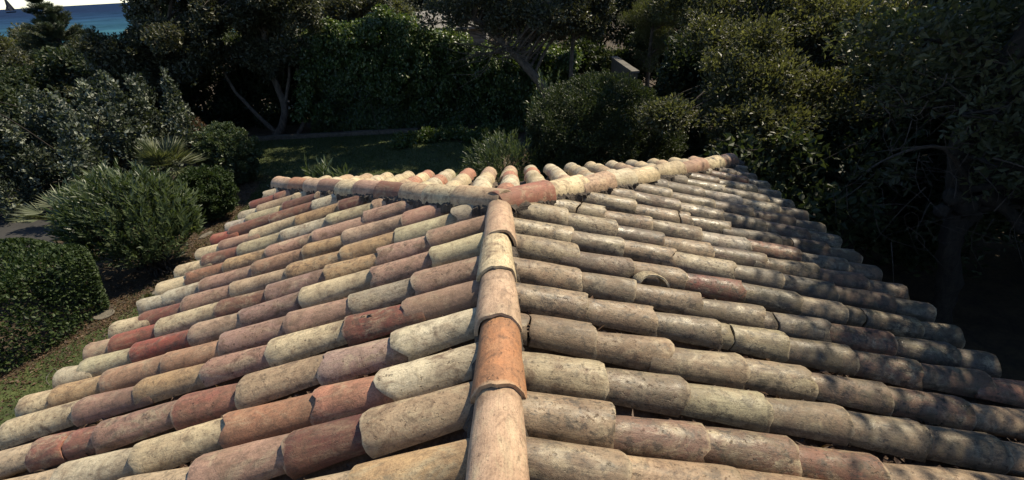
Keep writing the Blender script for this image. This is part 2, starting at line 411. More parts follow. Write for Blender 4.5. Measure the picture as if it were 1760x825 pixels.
CHIPS = {('R', 4, 1): [(1.3, .5, .05)], ('R', 11, 2): [(.9, .55, .045)], ('L', 14, 0): [(math.pi * .95, .6, .05)], ('L', 15, 0): [(math.pi * .98, .55, .06)],
         ('R', 8, 2): [(1.0, .5, .04)], ('L', 11, 1): [(2.2, .4, .02)], ('R', 15, 1): [(.3, .4, .03)], ('R', 16, 1): [(.2, .4, .03)], ('R', 5, 1): [(1.8, .4, .03)]}
CRACK = {('L', 14, 5): .42, ('R', 8, 1): .18, ('R', 8, 4): .62, ('R', 9, 0): .38, ('R', 15, 0): .72, ('R', 14, 3): .62, ('R', 13, 4): .66, ('R', 12, 6): .6, ('L', 3, 2): .7}
def slope(side, rows, cols, B):
    sg = -1 if side == 'L' else 1
    xd = (-sg * CB, 0, SB); nd = (sg * SB, 0, CB)
    for i, row in enumerate(rows):
        cc = cols[i].split(); row = list(row); rg = np.random.default_rng(1000 * (sg + 2) + i)
        vis = len(row)
        ex = .335
        while row[-1][0] < B - .12:
            nx = min(row[-1][0] + ex, B)
            if B - nx < .12: nx = B
            row.append((nx, row[-1][1] + .0))
        prev = None
        for k, (u, y) in enumerate(row):
            sd = int(rg.integers(1e9))
            y = y + (np.mean([q[1] for q in row]) - y) * .72
            if prev is None:
                uh = max(0.0, y - YA) if y > YA + .05 else 0.0
                top = (u - uh) / CB
                if uh > 0: L = max(top - .01, .06); sh = 1
                else: L = max(top - .03, .06); sh = 0
            else:
                L = (u - prev) / CB + .095; sh = 0
                if y > YA + .05:
                    room = (u - (y - YA)) / CB - .05
                    if L > room: L = max(room, .1)
            rr = rg.normal(0, .004)
            w0 = .168 + rg.normal(0, .007)
            chip = CHIPS.get((side, i, k))
            if chip is None and rg.random() < .5: chip = [(rg.uniform(.1, 3.0), rg.uniform(.1, .45), rg.uniform(.004, .028)) for _ in range(int(rg.integers(1, 3)))]
            ck = CRACK.get((side, i, k))
            org = (X0 + sg * u, y, ZC - MS * u + rg.normal(0, .003))
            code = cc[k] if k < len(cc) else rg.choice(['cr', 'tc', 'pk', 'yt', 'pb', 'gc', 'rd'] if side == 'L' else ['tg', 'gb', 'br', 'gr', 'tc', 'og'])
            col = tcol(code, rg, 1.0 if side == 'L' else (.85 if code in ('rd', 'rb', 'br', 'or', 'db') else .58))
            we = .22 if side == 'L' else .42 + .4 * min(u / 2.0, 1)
            # shear sign: tile's local +y is world -y*? resolved from the frame
            yl = Vector(nd).cross(Vector(xd)).y
            shear = 0
            if sh: shear = -yl
            seen = (k < vis) or (i < 17 and len(row) - vis <= 1 and k == vis)
            args = dict(w0=w0, E=(L - .095) if prev is not None else max(L, .3), shear=shear, chip=chip, seed=sd)
            if ck and seen:
                V, F = tile_geo(L, xb=ck - .004 / L, **args)
                st = rg.bit_generator.state
                a = place_tile('roof_tile', org, xd, nd, V, F, col, we, rg)
                V, F = tile_geo(L, xa=ck + .004 / L, **args)
                rg.bit_generator.state = st
                b = place_tile('roof_tile', (org[0], org[1] + .004, org[2] - .002), xd, nd, V, F, col, we, rg)
            else:
                V, F = tile_geo(L, **args)
                place_tile('roof_tile', org, xd, nd, V, F, col, we, rg, joined=not seen)
            prev = u
slope('L', LT, LC, BL)
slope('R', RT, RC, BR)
# rows under and behind the camera, joined
rg = np.random.default_rng(5)
for side, rows, B in (('L', LT, BL), ('R', RT, BR)):
    sg = -1 if side == 'L' else 1
    xd = (-sg * CB, 0, SB); nd = (sg * SB, 0, CB)
    y = rows[-1][0][1] - .215
    while y > YN + .05:
        u = B
        while u > .1:
            L = min(.43, u / CB - .02)
            V, F = tile_geo(L, seed=int(rg.integers(1e9)), nk=8)
            place_tile('roof_tile', (X0 + sg * u, y, ZC - MS * u), xd, nd, V, F, None, 0, rg, joined=True)
            u -= .335
        y -= .215
# far slope: columns running down away from the camera
rg = np.random.default_rng(21)
BF = 2.56
MF = .281; CF, SF = math.cos(math.atan(MF)), math.sin(math.atan(MF))
cols = [-2.42 + .224 * i for i in range(22)]
fc = ['cr', 'wc', 'tc', 'cr', 'pc', 'wc', 'cr', 'gn', 'pc', 'tc', 'cr', 'wc', 'pc', 'cr', 'gc', 'cr']
for j, xc in enumerate(cols):
    uh = abs(xc)
    ends = []
    u = BF + rg.normal(0, .01)
    st = .36 if -1.9 < xc < 1.2 else .34
    while u - uh > .12:
        ends.append(u); u -= st * rg.uniform(.9, 1.08)
    prevs = ends[1:] + [None]
    for u, pv in zip(ends, prevs):
        if pv is None:
            L = max((u - uh) / CB - .01, .06); shear = 1.0 if xc > 0 else -1.0
        else:
            L = (u - pv) / CB + .095; shear = 0
            L = min(L, max((u - uh) / CB - .04, .1))
        xd = (0, -CF, SF); nd = (0, SF, CF)
        yl = Vector(nd).cross(Vector(xd)).x
        sh = 0 if pv is not None else (-1.0 if xc > 0 else 1.0) * yl
        V, F = tile_geo(L, shear=sh, seed=int(rg.integers(1e9)))
        code = fc[int(rg.integers(len(fc)))]
        if abs(xc + .25) < .9 and rg.random() < .16: code = 'or'
        place_tile('roof_tile', (X0 + xc + rg.normal(0, .004), YA + u, ZC - MF * u + .012), xd, nd, V, F, tcol(code, rg), .12, rg,
                   joined=count['roof_tile'] >= 298)
# ridge tiles
ry = [2.071, 1.748, 1.409, 1.072, .715, .36]
rc = ['pc', 'cr', 'pc', 'ob', 'pc', 'tc']
top = YA + .02
for i, y in enumerate(ry):
    L = (top - y) + (.09 if i else .03)
    V, F = tile_geo(L, w0=.172 + rg.normal(0, .003), w1=.138, r0=.090, r1=.066, th=.016, seed=300 + i, nk=15, chip=[(2.4, .3, .006)])
    place_tile('ridge_tile', (X0 + rg.normal(0, .004), y, ZR), (0, 1, 0), (0, 0, 1), V, F, tcol(rc[i], rg, 1.04), .10, rg, yaw=.6)
    top = y
y = .36 - .35
while y > YN:
    V, F = tile_geo(.44, w0=.172, w1=.138, seed=int(y * 100) + 900, nk=8)
    place_tile('ridge_tile', (X0, y, ZR), (0, 1, 0), (0, 0, 1), V, F, None, 0, rg, joined=True)
    y -= .35
# hip tiles
HLc = ['tc', 'cr', 'tc', 'rb', 'pk', 'cr', 'pb', 'pc', 'bo', 'pc']
HRc = ['pr', 'cr', 'pc', 'gc', 'cr', 'cr', 'pk', 'cr', 'pb']
HR2 = HR[:5] + [1.55] + HR[5:]
HLIFT = .026
for sg, hs, hc in ((-1, HL, HLc), (1, HR2, HRc)):
    pv = -.02
    for i, u in enumerate(hs):
        L = (u - pv) * math.sqrt(2 + MS * MS) + (.085 if i else .0)
        xd = Vector((-sg, -1, MS)).normalized(); side = Vector((1, -sg, 0)).normalized()
        nd = xd.cross(side); nd = nd if nd.z > 0 else -nd
        V, F = tile_geo(L, w0=.198 + rg.normal(0, .005), w1=.160, r0=.100, r1=.080, th=.016, seed=500 + i + 50 * (sg + 1), nk=15)
        place_tile('hip_tile', (X0 + sg * u, YA + u, ZR - MS * u + HLIFT), xd, nd, V, F, tcol(hc[i], rg, 1.04), .10 if sg < 0 else .2, rg, yaw=.8)
        pv = u
# mortar bedding under ridge and hips
def bedding(p0, p1, half, zc, seed):
    rg = np.random.default_rng(seed)
    p0, p1 = np.array(p0), np.array(p1); L = np.linalg.norm(p1 - p0); n = int(L / .022)
    d = (p1 - p0) / L; s = unit(np.cross(d, [0, 0, 1])); pr = [(-1, -.075), (-.92, -.028), (-.55, -.004), (0, .02), (.55, -.004), (.92, -.028), (1, -.075)]
    V = []
    for i in range(n + 1):
        c = p0 + d * L * i / n
        for a, z in pr:
            V.append(c + s * half * a * (1 + rg.normal(0, .07)) + np.array([0, 0, zc + z + rg.normal(0, .0055)]) + d * rg.normal(0, .004))
    k = len(pr)
    F = [(i * k + j, i * k + j + 1, (i + 1) * k + j + 1, (i + 1) * k + j) for i in range(n) for j in range(k - 1)]
    return np.array(V), np.array(F)
V, F = bedding((X0, YN, ZR), (X0, YA, ZR), .088, -.075, 1)
o = add('mortar_bed', V, F, M_MORTAR, smooth=False); o.parent = roof; o.matrix_parent_inverse = PINV
for sg in (-1, 1):
    V, F = bedding((X0, YA, ZR), (X0 + sg * 2.5, YA + 2.5, ZR - MS * 2.5), .110, -.072 + HLIFT, 3 + sg)
    o = add('mortar_bed', V, F, M_MORTAR); o.parent = roof; o.matrix_parent_inverse = PINV
# channel (pan) tiles between the rows: only glimpsed in the gaps, joined
pans = []
def pan(u0, y, L, fr, rg):
    nk = 6; a = np.linspace(math.pi * 1.02, math.pi * 1.98, nk)
    wl = .20
    V = []
    for q in (0, 1):
        wq = wl * (1 - .16 * (1 - q))
        for t in a: V.append((q * L, wq / 2 * math.cos(t), .075 * math.sin(t) * (1 if q else .9) + rg.normal(0, .001)))
    V = np.array(V); F = np.array([(k, k + 1, nk + k + 1, nk + k) for k in range(nk - 1)])
    A = np.array(fr); return V @ A[:3, :3].T + A[:3, 3], F
def frame(o, x, n):
    x = Vector(x).normalized(); n = Vector(n).normalized(); y = n.cross(x)
    return Matrix(((x.x, y.x, n.x, o[0]), (x.y, y.y, n.y, o[1]), (x.z, y.z, n.z, o[2]), (0, 0, 0, 1)))
for sg, rows, B in ((-1, LT, BL), (1, RT, BR)):
    ys = [float(np.mean([q[1] for q in r])) for r in rows]
    ys = [ys[0] + .2] + ys
    while ys[-1] > YN: ys.append(ys[-1] - .215)
    for a, b in zip(ys[:-1], ys[1:]):
        y = (a + b) / 2; u = B - .01; uh = max(0, y - YA)
        while u > uh + .12:
            L = min(.40, (u - uh) / CB)
            pans.append(pan(0, 0, L, frame((X0 + sg * u, y, ZC - MS * u - .085), (-sg * CB, 0, SB), (sg * SB, 0, CB)), rg)); u -= .33
for a, b in zip(cols[:-1], cols[1:]):
    xc = (a + b) / 2; u = BF - .01; uh = abs(xc)
    while u > uh + .1:
        L = min(.40, (u - uh) / CB)
        pans.append(pan(0, 0, L, frame((X0 + xc, YA + u, ZC - MS * u - .078), (0, -CB, SB), (0, SB, CB)), rg)); u -= .33
lit = []
rl = np.random.default_rng(99)
for sg, rows, B in ((-1, LT, BL), (1, RT, BR)):
    ys = [float(np.mean([q[1] for q in r])) for r in rows]
    for a, b in zip(ys[:-1], ys[1:]):
        nn = 190
        u = rl.uniform(max(.05, (a + b) / 2 - YA), B, nn); y = (a + b) / 2 + rl.normal(0, .022, nn)
        cl = rl.random(nn) < .6
        u = np.where(cl, u[rl.integers(0, 5, nn)] + rl.normal(0, .05, nn), u)
        lit.append(np.stack([X0 + sg * u, y, ZC - MS * u - .128 + rl.random(nn) * .04], 1))
lit = np.concatenate(lit); nn = len(lit)
LITTER = (lit, rl)
V, F = cat_mesh(pans)
o = add('channel_tiles', V, F, M_PAN, smooth=True); o.parent = roof; o.matrix_parent_inverse = PINV; o['kind'] = 'stuff'
if spare:
    V, F = cat_mesh(spare)
    o = add('remaining_tiles', V, F, MT, smooth=True); o.parent = roof; o.matrix_parent_inverse = PINV; o['kind'] = 'stuff'
    o.color = lin(190, 160, 125, KALB); o['weather'] = .4
# loose broken tile fragment on the right slope
V, F = tile_geo(.055, w0=.165, w1=.15, r0=.062, r1=.058, seed=77, nk=13)
me = np_mesh('broken_tile', V, F, None, True); me.set_sharp_from_angle(angle=math.radians(48))
o = link('broken_tile', me, MT)
u = .742
o.matrix_world = frame((X0 + u, 1.965, ZC - MS * u + .03), (-.05, .90, -.30), (SB + .05, .30, CB))
o.color = lin(196, 180, 140, KALB); o['weather'] = .35
tag(o, 'broken arch of barrel tile lying loose on the right roof slope', 'tile fragment')
# ------------------------------------------------------------------ ground, sea, sky side
QD = np.array([-.665, .747])                      # towards the sea
def terr(x, y):
    s = x * QD[0] + y * QD[1]
    t = np.clip((s - 40) / 130, 0, 1)
    return -4.0 * t * t * (3 - 2 * t)
def nonuni(): 
    a = np.concatenate([np.linspace(0, 60, 31), np.linspace(66, 240, 30), [300, 420, 700, 1200, 2200, 4000]])
    return np.concatenate([-a[:0:-1], a])
ax = nonuni(); gx, gy = np.meshgrid(ax, ax)
gz = terr(gx, gy)
V = np.stack([gx.ravel(), gy.ravel(), gz.ravel()], 1); n = len(ax)
F = np.array([(j * n + i, j * n + i + 1, (j + 1) * n + i + 1, (j + 1) * n + i) for j in range(n - 1) for i in range(n - 1)])
M_EARTH = simple_rough('dry_garden_earth', lin(44, 36, 24, .8), lin(88, 72, 48, .8), 3, .95, .8, .03)
tag(add('ground', V, F, M_EARTH, smooth=True), kind='structure')
SEA_Z = -2.4
M = NT('sea_water')
geo = M.n('ShaderNodeNewGeometry').outputs['Position']
sx = M.n('ShaderNodeSeparateXYZ'); M.l(geo, sx.inputs[0])
sdist = M.math('ADD', M.math('MULTIPLY', sx.outputs[0], float(QD[0])), M.math('MULTIPLY', sx.outputs[1], float(QD[1])))
wav = M.noise(M.scalev(geo, (.05, .05, .05)), 1.0, 6, .7, .5)
dd = M.math('ADD', sdist, M.math('MULTIPLY', M.math('SUBTRACT', wav, .5), 260))
dep = M.mrange(dd, 100, 760)
M.l(M.ramp(dep, [(.0, lin(84, 140, 150, .55)), (.14, lin(68, 114, 138, .5)), (.42, lin(56, 88, 124, .46)), (1.0, lin(52, 74, 110, .42))]), mxs := M.n('ShaderNodeMix', data_type='RGBA', blend_type='MULTIPLY').inputs[6])
mx = mxs.node; mx.inputs[0].default_value = 1
M.l(M.ramp(M.noise(M.scalev(geo, (.03, .03, .03)), 1.0, 7, .75, .8), [(.35, g(.55)), (.55, g(1.0)), (.7, g(1.35))]), mx.inputs[7])
M.l(mx.outputs[2], M.p.inputs['Base Color'])
M.p.inputs['Roughness'].default_value = .6
M.p.inputs['Specular IOR Level'].default_value = .0
M.bump(M.noise(M.scalev(geo, (.25, .25, .25)), 1.0, 6, .7, .6), .5, 1.2)
cs = np.array([60., 4000., 45000.])
P = lambda s, t: QD * s + np.array([QD[1], -QD[0]]) * t
sv, ts = [], [-30000, -4000, -600, 0, 600, 4000, 30000]
ss = [92, 400, 1500, 6000, 45000]
for a in ss:
    for b in ts: sv.append((*P(a, b), SEA_Z))
nb = len(ts)
F = np.array([(i * nb + j, i * nb + j + 1, (i + 1) * nb + j + 1, (i + 1) * nb + j) for i in range(len(ss) - 1) for j in range(nb - 1)])
tag(add('sea', np.array(sv), F, M.m), kind='structure')
M_SAND = simple_rough('beach_sand', lin(150, 140, 122, .8), lin(196, 186, 166, .8), .4, .95, .3, .05)
sv = []
for a in np.linspace(96, 122, 12):
    for b in np.linspace(-160, 260, 22):
        q = P(a + 3 * math.sin(b * .05), b); sv.append((*q, float(terr(q[0], q[1])) + .05))
F = np.array([(i * 22 + j, i * 22 + j + 1, (i + 1) * 22 + j + 1, (i + 1) * 22 + j) for i in range(11) for j in range(21)])
tag(add('beach', np.array(sv), F, M_SAND), kind='structure')
# lawn sheets
M_LAWN = simple_rough('clipped_lawn', lin(44, 56, 24, .75), lin(82, 92, 46, .75), 2.2, .95, .8, .03)
def sheet(name, poly, z, mat):
    me = bpy.data.meshes.new(name); me.from_pydata([(x, y, z) for x, y in poly], [], [tuple(range(len(poly)))])
    return tag(link(name, me, mat), kind='structure')
LAWN = [(-2.2, -4), (-2.2, 5.3), (2.2, 5.3), (2.2, 9.2), (-.6, 9.6), (-.9, 14.4), (-3.5, 16.4), (-9.0, 16.4), (-8.6, 13.4), (-6.7, 12.2), (-6.3, 9.8), (-6.1, 7.6), (-6.4, 6.2), (-7.5, 4.0), (-9, 0), (-10, -4)]
sheet('lawn', LAWN, .004, M_LAWN)
M_PATH = simple_rough('grey_path', lin(48, 46, 44, .5), lin(72, 70, 66, .5), 2, .9, .3, .01)
sheet('path', [(-9.7, 8.3), (-10.2, 11.2), (-14, 12.5), (-18, 10), (-14, 6)], .006, M_PATH)

# ------------------------------------------------------------------ foliage
def leaves(C, A, N, ln, wd, fold=.18):
    """folded rhombic leaves: centre C, long axis A, normal N."""
    n = len(C)
    A = unit(A); B = unit(np.cross(N, A)); N = np.cross(A, B)
    ln = np.broadcast_to(ln, (n,))[:, None]; wd = np.broadcast_to(wd, (n,))[:, None]
    v0 = C - A * ln * .5; v2 = C + A * ln * .5
    m = C + A * ln * .05
    v1 = m + B * wd * .5 + N * wd * fold; v3 = m - B * wd * .5 + N * wd * fold
    V = np.stack([v0, v1, v2, v3], 1).reshape(-1, 3)
    i = np.arange(n)[:, None] * 4
    F = np.stack([i + [0, 1, 2], i + [0, 2, 3]], 1).reshape(-1, 3)
    return V, F

def rdir(n): return unit(RNG.normal(size=(n, 3)))

def crown(blobs, n, ln, asp=.5, sub=14, subr=.32, shell=.55, up=.25, droop=0., flat=.5, zmin=.03, bright=None, core=.3):
    """blobs: (x,y,z,rx,ry,rz). Two-level clumps; returns V,F,rnd."""
    b = np.array(blobs, float); area = (b[:, 3] * b[:, 4] + b[:, 4] * b[:, 5] + b[:, 3] * b[:, 5]); pr = area / area.sum()
    sc_, sr, so = [], [], []
    for i, q in enumerate(b):
        m = max(5, int(sub * area[i] / area.mean()))
        d = rdir(m); r = RNG.uniform(shell, 1.0, m)[:, None]
        sc_.append(q[:3] + d * r * q[3:]); sr.append(np.full(m, subr * q[3:].mean()) * RNG.uniform(.6, 1.35, m)); so.append(d)
    sc_, sr, so = np.concatenate(sc_), np.concatenate(sr), np.concatenate(so)
    wgt = sr ** 2; k = RNG.choice(len(sc_), n, p=wgt / wgt.sum())
    d = rdir(n); r = RNG.random(n)[:, None] ** .45
    C = sc_[k] + d * r * sr[k][:, None] * [1, 1, .85]
    out = unit(d + so[k] * .8)
    A = out * .8 + rdir(n) * .75 + [0, 0, up - droop]
    N = rdir(n) * flat + out * .35 + [0, 0, .6]
    L = ln * RNG.uniform(.6, 1.35, n)
    if core > 0:          # larger leaves deep inside
        nc = int(n * core); kk = RNG.choice(len(b), nc, p=pr); cc = b[kk, :3] + rdir(nc) * (RNG.random(nc) ** .4 * .85)[:, None] * b[kk, 3:]
        C = np.concatenate([C, cc]); A = np.concatenate([A, rdir(nc)]); N = np.concatenate([N, rdir(nc)]); L = np.concatenate([L, ln * RNG.uniform(1.1, 1.7, nc)]); k = np.concatenate([k, RNG.integers(0, len(sc_), nc)])
        n += nc
    V, F = leaves(C, A, N, L, L * asp * RNG.uniform(.8, 1.2, n))
    keep = C[:, 2] > zmin
    tone = RNG.random(len(sc_))[k]
    rnd = np.clip(RNG.random(n) * .62 + tone * .38, 0, 1)
    if bright is not None: rnd = np.clip(rnd + bright(C), 0, 1)
    V = V.reshape(-1, 4, 3)[keep].reshape(-1, 3); m = int(keep.sum()); i = np.arange(m)[:, None] * 4
    F = np.stack([i + [0, 1, 2], i + [0, 2, 3]], 1).reshape(-1, 3)
    return V, F, np.repeat(rnd[keep], 2)

def shoots(bases, dirs, length, nl, ln, asp, seed=0, curve=.2, stem=.004, spread=.75):
    """leafy shoots: lance leaves spiralling up a stem (oleander and the like)."""
    bases = np.asarray(bases, float); dirs = unit(np.asarray(dirs, float)); n = len(bases)
    t = np.tile(np.linspace(.15, 1.0, nl), n); idx = np.repeat(np.arange(n), nl)
    Ls = length * RNG.uniform(.7, 1.3, n)
    D = dirs[idx]; 
    P_ = bases[idx] + D * (t * Ls[idx])[:, None] + np.array([0, 0, 1]) * (curve * t ** 2 * Ls[idx])[:, None]
    side = unit(np.cross(D, rdir(n * nl)))
    A = unit(side * spread * (1.25 - .55 * t)[:, None] + D * .8 + [0, 0, .18])
    L = ln * RNG.uniform(.7, 1.25, n * nl)
    N = unit(np.cross(A, np.cross(D, A)) + rdir(n * nl) * .3)
    V, F = leaves(P_ + A * (L * .5)[:, None], A, N, L, L * asp, .12)
    rnd = np.clip(RNG.random(n)[idx] * .45 + RNG.random(n * nl) * .35 + t * .25, 0, 1)
    return V, F, np.repeat(rnd, 2)

def limbs(path, r0, r1, blobs, per=1, twigs=5, seg=7, lr=.045, rough=.06, tw=.35):
    """a trunk along path, with a limb curving into each blob and twigs off each limb."""
    tp = spline(path, max(8, len(path) * 4)); m = len(tp)
    rr = np.linspace(r0, r1, m); rr[0] *= 1.25
    parts = [tube(tp, rr, seg + 2, rough)]
    tws = []
    for q in blobs:
        q = np.array(q[:6], float)
        for _ in range(per):
            tgt = q[:3] + rdir(1)[0] * q[3:] * .45
            cost = np.linalg.norm(tp - tgt, axis=1) + np.where(tp[:, 2] > tgt[2] - .2, 1.0, 0) + np.where(np.arange(m) < m * .3, 1.5, 0)
            i = int(np.argmin(cost)); s = tp[i]
            mid = (s + tgt) / 2 + np.array([0, 0, .12 * np.linalg.norm(tgt - s)]) + RNG.normal(0, .06, 3) * np.linalg.norm(tgt - s)
            lp = spline([s, mid, tgt], 8); rb = min(rr[i] * .75, lr)
            parts.append(tube(lp, np.linspace(rb, rb * .3, 8), seg - 1, rough))
            for _t in range(twigs):
                j = RNG.integers(3, 8); e = q[:3] + rdir(1)[0] * q[3:] * RNG.uniform(.5, 1.05)
                md = (lp[j] + e) / 2 + RNG.normal(0, tw * .25, 3)
                tws.append(tube(spline([lp[j], md, e], 6), np.linspace(rb * .28, .003, 6), 4))
    return cat_mesh(parts + tws)

def plant(name, label, cat, loc, leafset, mat, wood=None, wmat=None, group=None, crown_name='crown', wood_name='trunk'):
    e = empty(name, loc, label, cat, group)
    V, F, r = leafset
    add(crown_name, V, F, mat, e, r)
    if wood is not None:
        wo = add(wood_name, wood[0], wood[1], wmat or M_BARK, e, smooth=True)
        if wood_name == 'stems': wo['kind'] = 'stuff'
    return e

def blobs_in(c, R, n, r, zflat=.8, seed=None):
    """n blobs spread through an ellipsoid envelope."""
    d = rdir(n); k = RNG.uniform(.35, .95, n)[:, None]
    p = np.array(c) + d * k * np.array(R)
    s = r * RNG.uniform(.7, 1.3, n)
    return [(*p[i], s[i], s[i], s[i] * zflat) for i in range(n)]

def boxcloud(x0, x1, y0, y1, z0, z1, n, ln, asp, depth=.14, rot=0, piv=(0, 0), wob=.05, sub=None):
    """leaves of a clipped hedge: on the faces of a softly uneven box, plus some inside."""
    f = RNG.choice(5, n, p=np.array([.34, .2, .14, .17, .15]))      # top, +x, -x, -y, +y
    u, v = RNG.random(n), RNG.random(n); dpt = RNG.random(n) ** 1.6 * depth
    x = np.where(f == 1, x1 - dpt, np.where(f == 2, x0 + dpt, x0 + u * (x1 - x0)))
    y = np.where(f == 3, y0 + dpt, np.where(f == 4, y1 - dpt, y0 + np.where(f == 0, v, np.where(f > 2, .5, u)) * (y1 - y0)))
    y = np.where((f == 1) | (f == 2), y0 + u * (y1 - y0), y)
    z = np.where(f == 0, z1 - dpt, z0 + v * (z1 - z0))
    x = np.where((f > 2), x0 + u * (x1 - x0), x)
    nx = (f == 1) * 1. - (f == 2); ny = (f == 4) * 1. - (f == 3); nz = (f == 0) * 1.
    C = np.stack([x, y, z], 1); O = np.stack([nx, ny, nz], 1)
    # soften the edges
    cx, cy, cz = (x0 + x1) / 2, (y0 + y1) / 2, (z0 + z1) / 2
    e = np.stack([(x - cx) / (x1 - x0), (y - cy) / (y1 - y0), np.maximum(z - cz, 0) / (z1 - z0)], 1) * 2
    k = np.clip((np.abs(e) ** 11).sum(1) ** (1 / 11), 1, 2)[:, None]
    C = np.array([cx, cy, cz]) + (C - [cx, cy, cz]) / k * [1, 1, 1]
    C += O * (wob * (np.sin(C[:, :1] * 5.1 + C[:, 2:] * 3) + np.sin(C[:, 1:2] * 4.3 + 1.7 + C[:, 2:] * 4)))
    A = O * .75 + rdir(n) * .7 + [0, 0, .2]; N = rdir(n) * .6 + O * .4 + [0, 0, .5]
    L = ln * RNG.uniform(.6, 1.3, n)
    V, F = leaves(C, A, N, L, L * asp)
    if rot:
        c, s = math.cos(rot), math.sin(rot); V = V - [piv[0], piv[1], 0]
        V = np.stack([V[:, 0] * c - V[:, 1] * s, V[:, 0] * s + V[:, 1] * c, V[:, 2]], 1) + [piv[0], piv[1], 0]
    return V, F, np.repeat(RNG.random(n), 2)

lc, rl = LITTER
V, F = leaves(lc, rdir(len(lc)) * [1, 1, .35], rdir(len(lc)) * .5 + [0, 0, 1], RNG.uniform(.015, .06, len(lc)), RNG.uniform(.006, .024, len(lc)), .3)
o = add('leaf_litter', V, F, L_RED, None, np.repeat(RNG.random(len(lc)), 2)); o.parent = roof; o['kind'] = 'stuff'
# ---- left border, near to far
plant('hedge', 'low clipped dark green hedge at the left edge beside the lawn', 'hedge', (-7.6, 4.9, 0),
      boxcloud(-9.2, -6.55, 2.2, 6.7, .04, 1.22, 46000, .062, .58, .2, -.24, (-6.6, 6.6), .045), L_BOX,
      cat_mesh([tube(spline([(-7.2 - .3 * (i % 3), 6.1 - .55 * i, 0), (-7.2 - .3 * (i % 3), 6.1 - .55 * i, .5), (-7.3 - .3 * (i % 3), 6.1 - .55 * i, 1.0)], 5), [.03, .025, .02, .015, .01], 5) for i in range(7)]), M_BARKD, crown_name='foliage', wood_name='stems')
def oleander(name, label, c, R, ns, ln, length, mat, z0=.1, group=None, asp=.16, nl=13):
    d = rdir(ns); d[:, 2] = np.abs(d[:, 2]) * 1.0 - .25
    d = unit(d); k = RNG.uniform(.62, 1.0, ns)[:, None]
    b = np.array([c[0], c[1], z0 + .35 * R[2]]) + d * k * np.array([R[0], R[1], R[2] * .65])
    b[:, 2] = np.maximum(b[:, 2], .08)
    dirs = d * [.7, .7, .5] + [0, 0, .75] + RNG.normal(0, .25, (ns, 3))
    stems = cat_mesh([tube(spline([(c[0] + RNG.normal(0, .12), c[1] + RNG.normal(0, .12), 0), (c[0] * .5 + b[i][0] * .5, c[1] * .5 + b[i][1] * .5, b[i][2] * .6), b[i]], 5), [.018, .015, .012, .009, .006], 4) for i in range(0, ns, max(1, ns // 26))])
    return plant(name, label, 'shrub', (c[0], c[1], 0), shoots(b, dirs, length, nl, ln, asp), mat, stems, M_BARKD, group, 'foliage', 'stems')
oleander('oleander_shrub', 'large oleander bush with narrow upright leaves behind the clipped hedge', (-7.0, 8.05), (1.0, .85, 1.55), 1150, .13, .25, L_OLEA, asp=.24)
oleander('oleander_shrub', 'small oleander clump in front of the round shrubs along the border', (-6.55, 7.65), (.42, .42, .85), 230, .11, .28, L_OLEA)
def roundbush(name, label, c, R, n, ln, mat, asp=.5, sub=150, subr=.16):
    bl = [(c[0], c[1], R[2] * .52, R[0], R[1], R[2] * .52)]
    st = cat_mesh([tube([(c[0] + .1 * i - .2, c[1], 0), (c[0] + .12 * i - .24, c[1] + .05, R[2] * .3), (c[0] + .3 * (i - 2) * R[0], c[1], R[2] * .7)], [.03, .02, .01], 5) for i in range(5)])
    a = crown(bl, n, ln, asp, sub=sub, subr=subr, shell=.82, up=.3)
    return plant(name, label, 'shrub', (c[0], c[1], 0), a, mat, st, M_BARKD, None, 'foliage', 'stems')
roundbush('round_shrub', 'low dark round shrub between the oleander and the ball shrub', (-6.85, 10.1), (.66, .62, 1.12), 13000, .06, L_BOX)
roundbush('round_shrub', 'ball shaped shrub with pale sunlit leaves at the corner of the lawn', (-7.42, 12.3), (.78, .75, 1.5), 16000, .062, L_OLEA, .55, 200, .13)
# dwarf fan palms
def palm(name, label, c, z, nf, rad, fan, seed):
    rg = np.random.default_rng(seed); Vs, pet = [], []
    for i in range(nf):
        az = rg.uniform(0, 6.283); el = rg.uniform(-.05, 1.25)
        d = np.array([math.cos(az) * math.cos(el), math.sin(az) * math.cos(el), math.sin(el)])
        b = np.array([c[0], c[1], z]); e = b + d * rad * rg.uniform(.55, .85)
        pet.append(tube(spline([b, (b + e) / 2 + [0, 0, .06], e], 5), [.009, .008, .007, .006, .005], 4))
        nl = 17; s = unit(np.cross(d, [0, 0, 1.0]) + 1e-6); u = np.cross(s, d)
        fa = np.linspace(-1.25, 1.25, nl)
        A = d[None] * np.cos(fa)[:, None] + s[None] * np.sin(fa)[:, None] + u * .12 * np.abs(fa)[:, None] - np.array([0, 0, .08])
        L = fan * (1 - .28 * np.abs(fa) / 1.25) * rg.uniform(.9, 1.1, nl)
        Nn = np.tile(u, (nl, 1)) + s[None] * np.where(np.arange(nl) % 2, .5, -.5)[:, None]
        Vv, Ff = leaves(e + unit(A) * (L * .5)[:, None], A, Nn, L, .032 * np.ones(nl), .25)
        Vs.append((Vv, Ff))
    V, F = cat_mesh(Vs); e = empty(name, (c[0], c[1], 0), label, 'palm', 'dwarf fan palms')
    add('fronds', V, F, L_PALM, e, RNG.random(len(F)))
    add('petioles', *cat_mesh(pet), L_PALM, e)
    add('trunk', *tube([(c[0], c[1], 0), (c[0], c[1], z * .5), (c[0], c[1], z)], [.12, .11, .07], 9, .1), M_BARKD, e, smooth=True)
palm('fan_palm', 'dwarf fan palm with spiky fronds rising behind the oleander, beside the ball shrub', (-8.05, 10.9), .92, 34, .52, .50, 4)
palm('fan_palm', 'dwarf fan palm showing only a few pale fronds at the left end of the oleander', (-8.75, 8.6), .7, 9, .5, .45, 9)
palm('fan_palm', 'small fan palm with short upright fronds between oleander and silvery shrub', (-8.5, 9.5), 1.05, 12, .3, .35, 12)
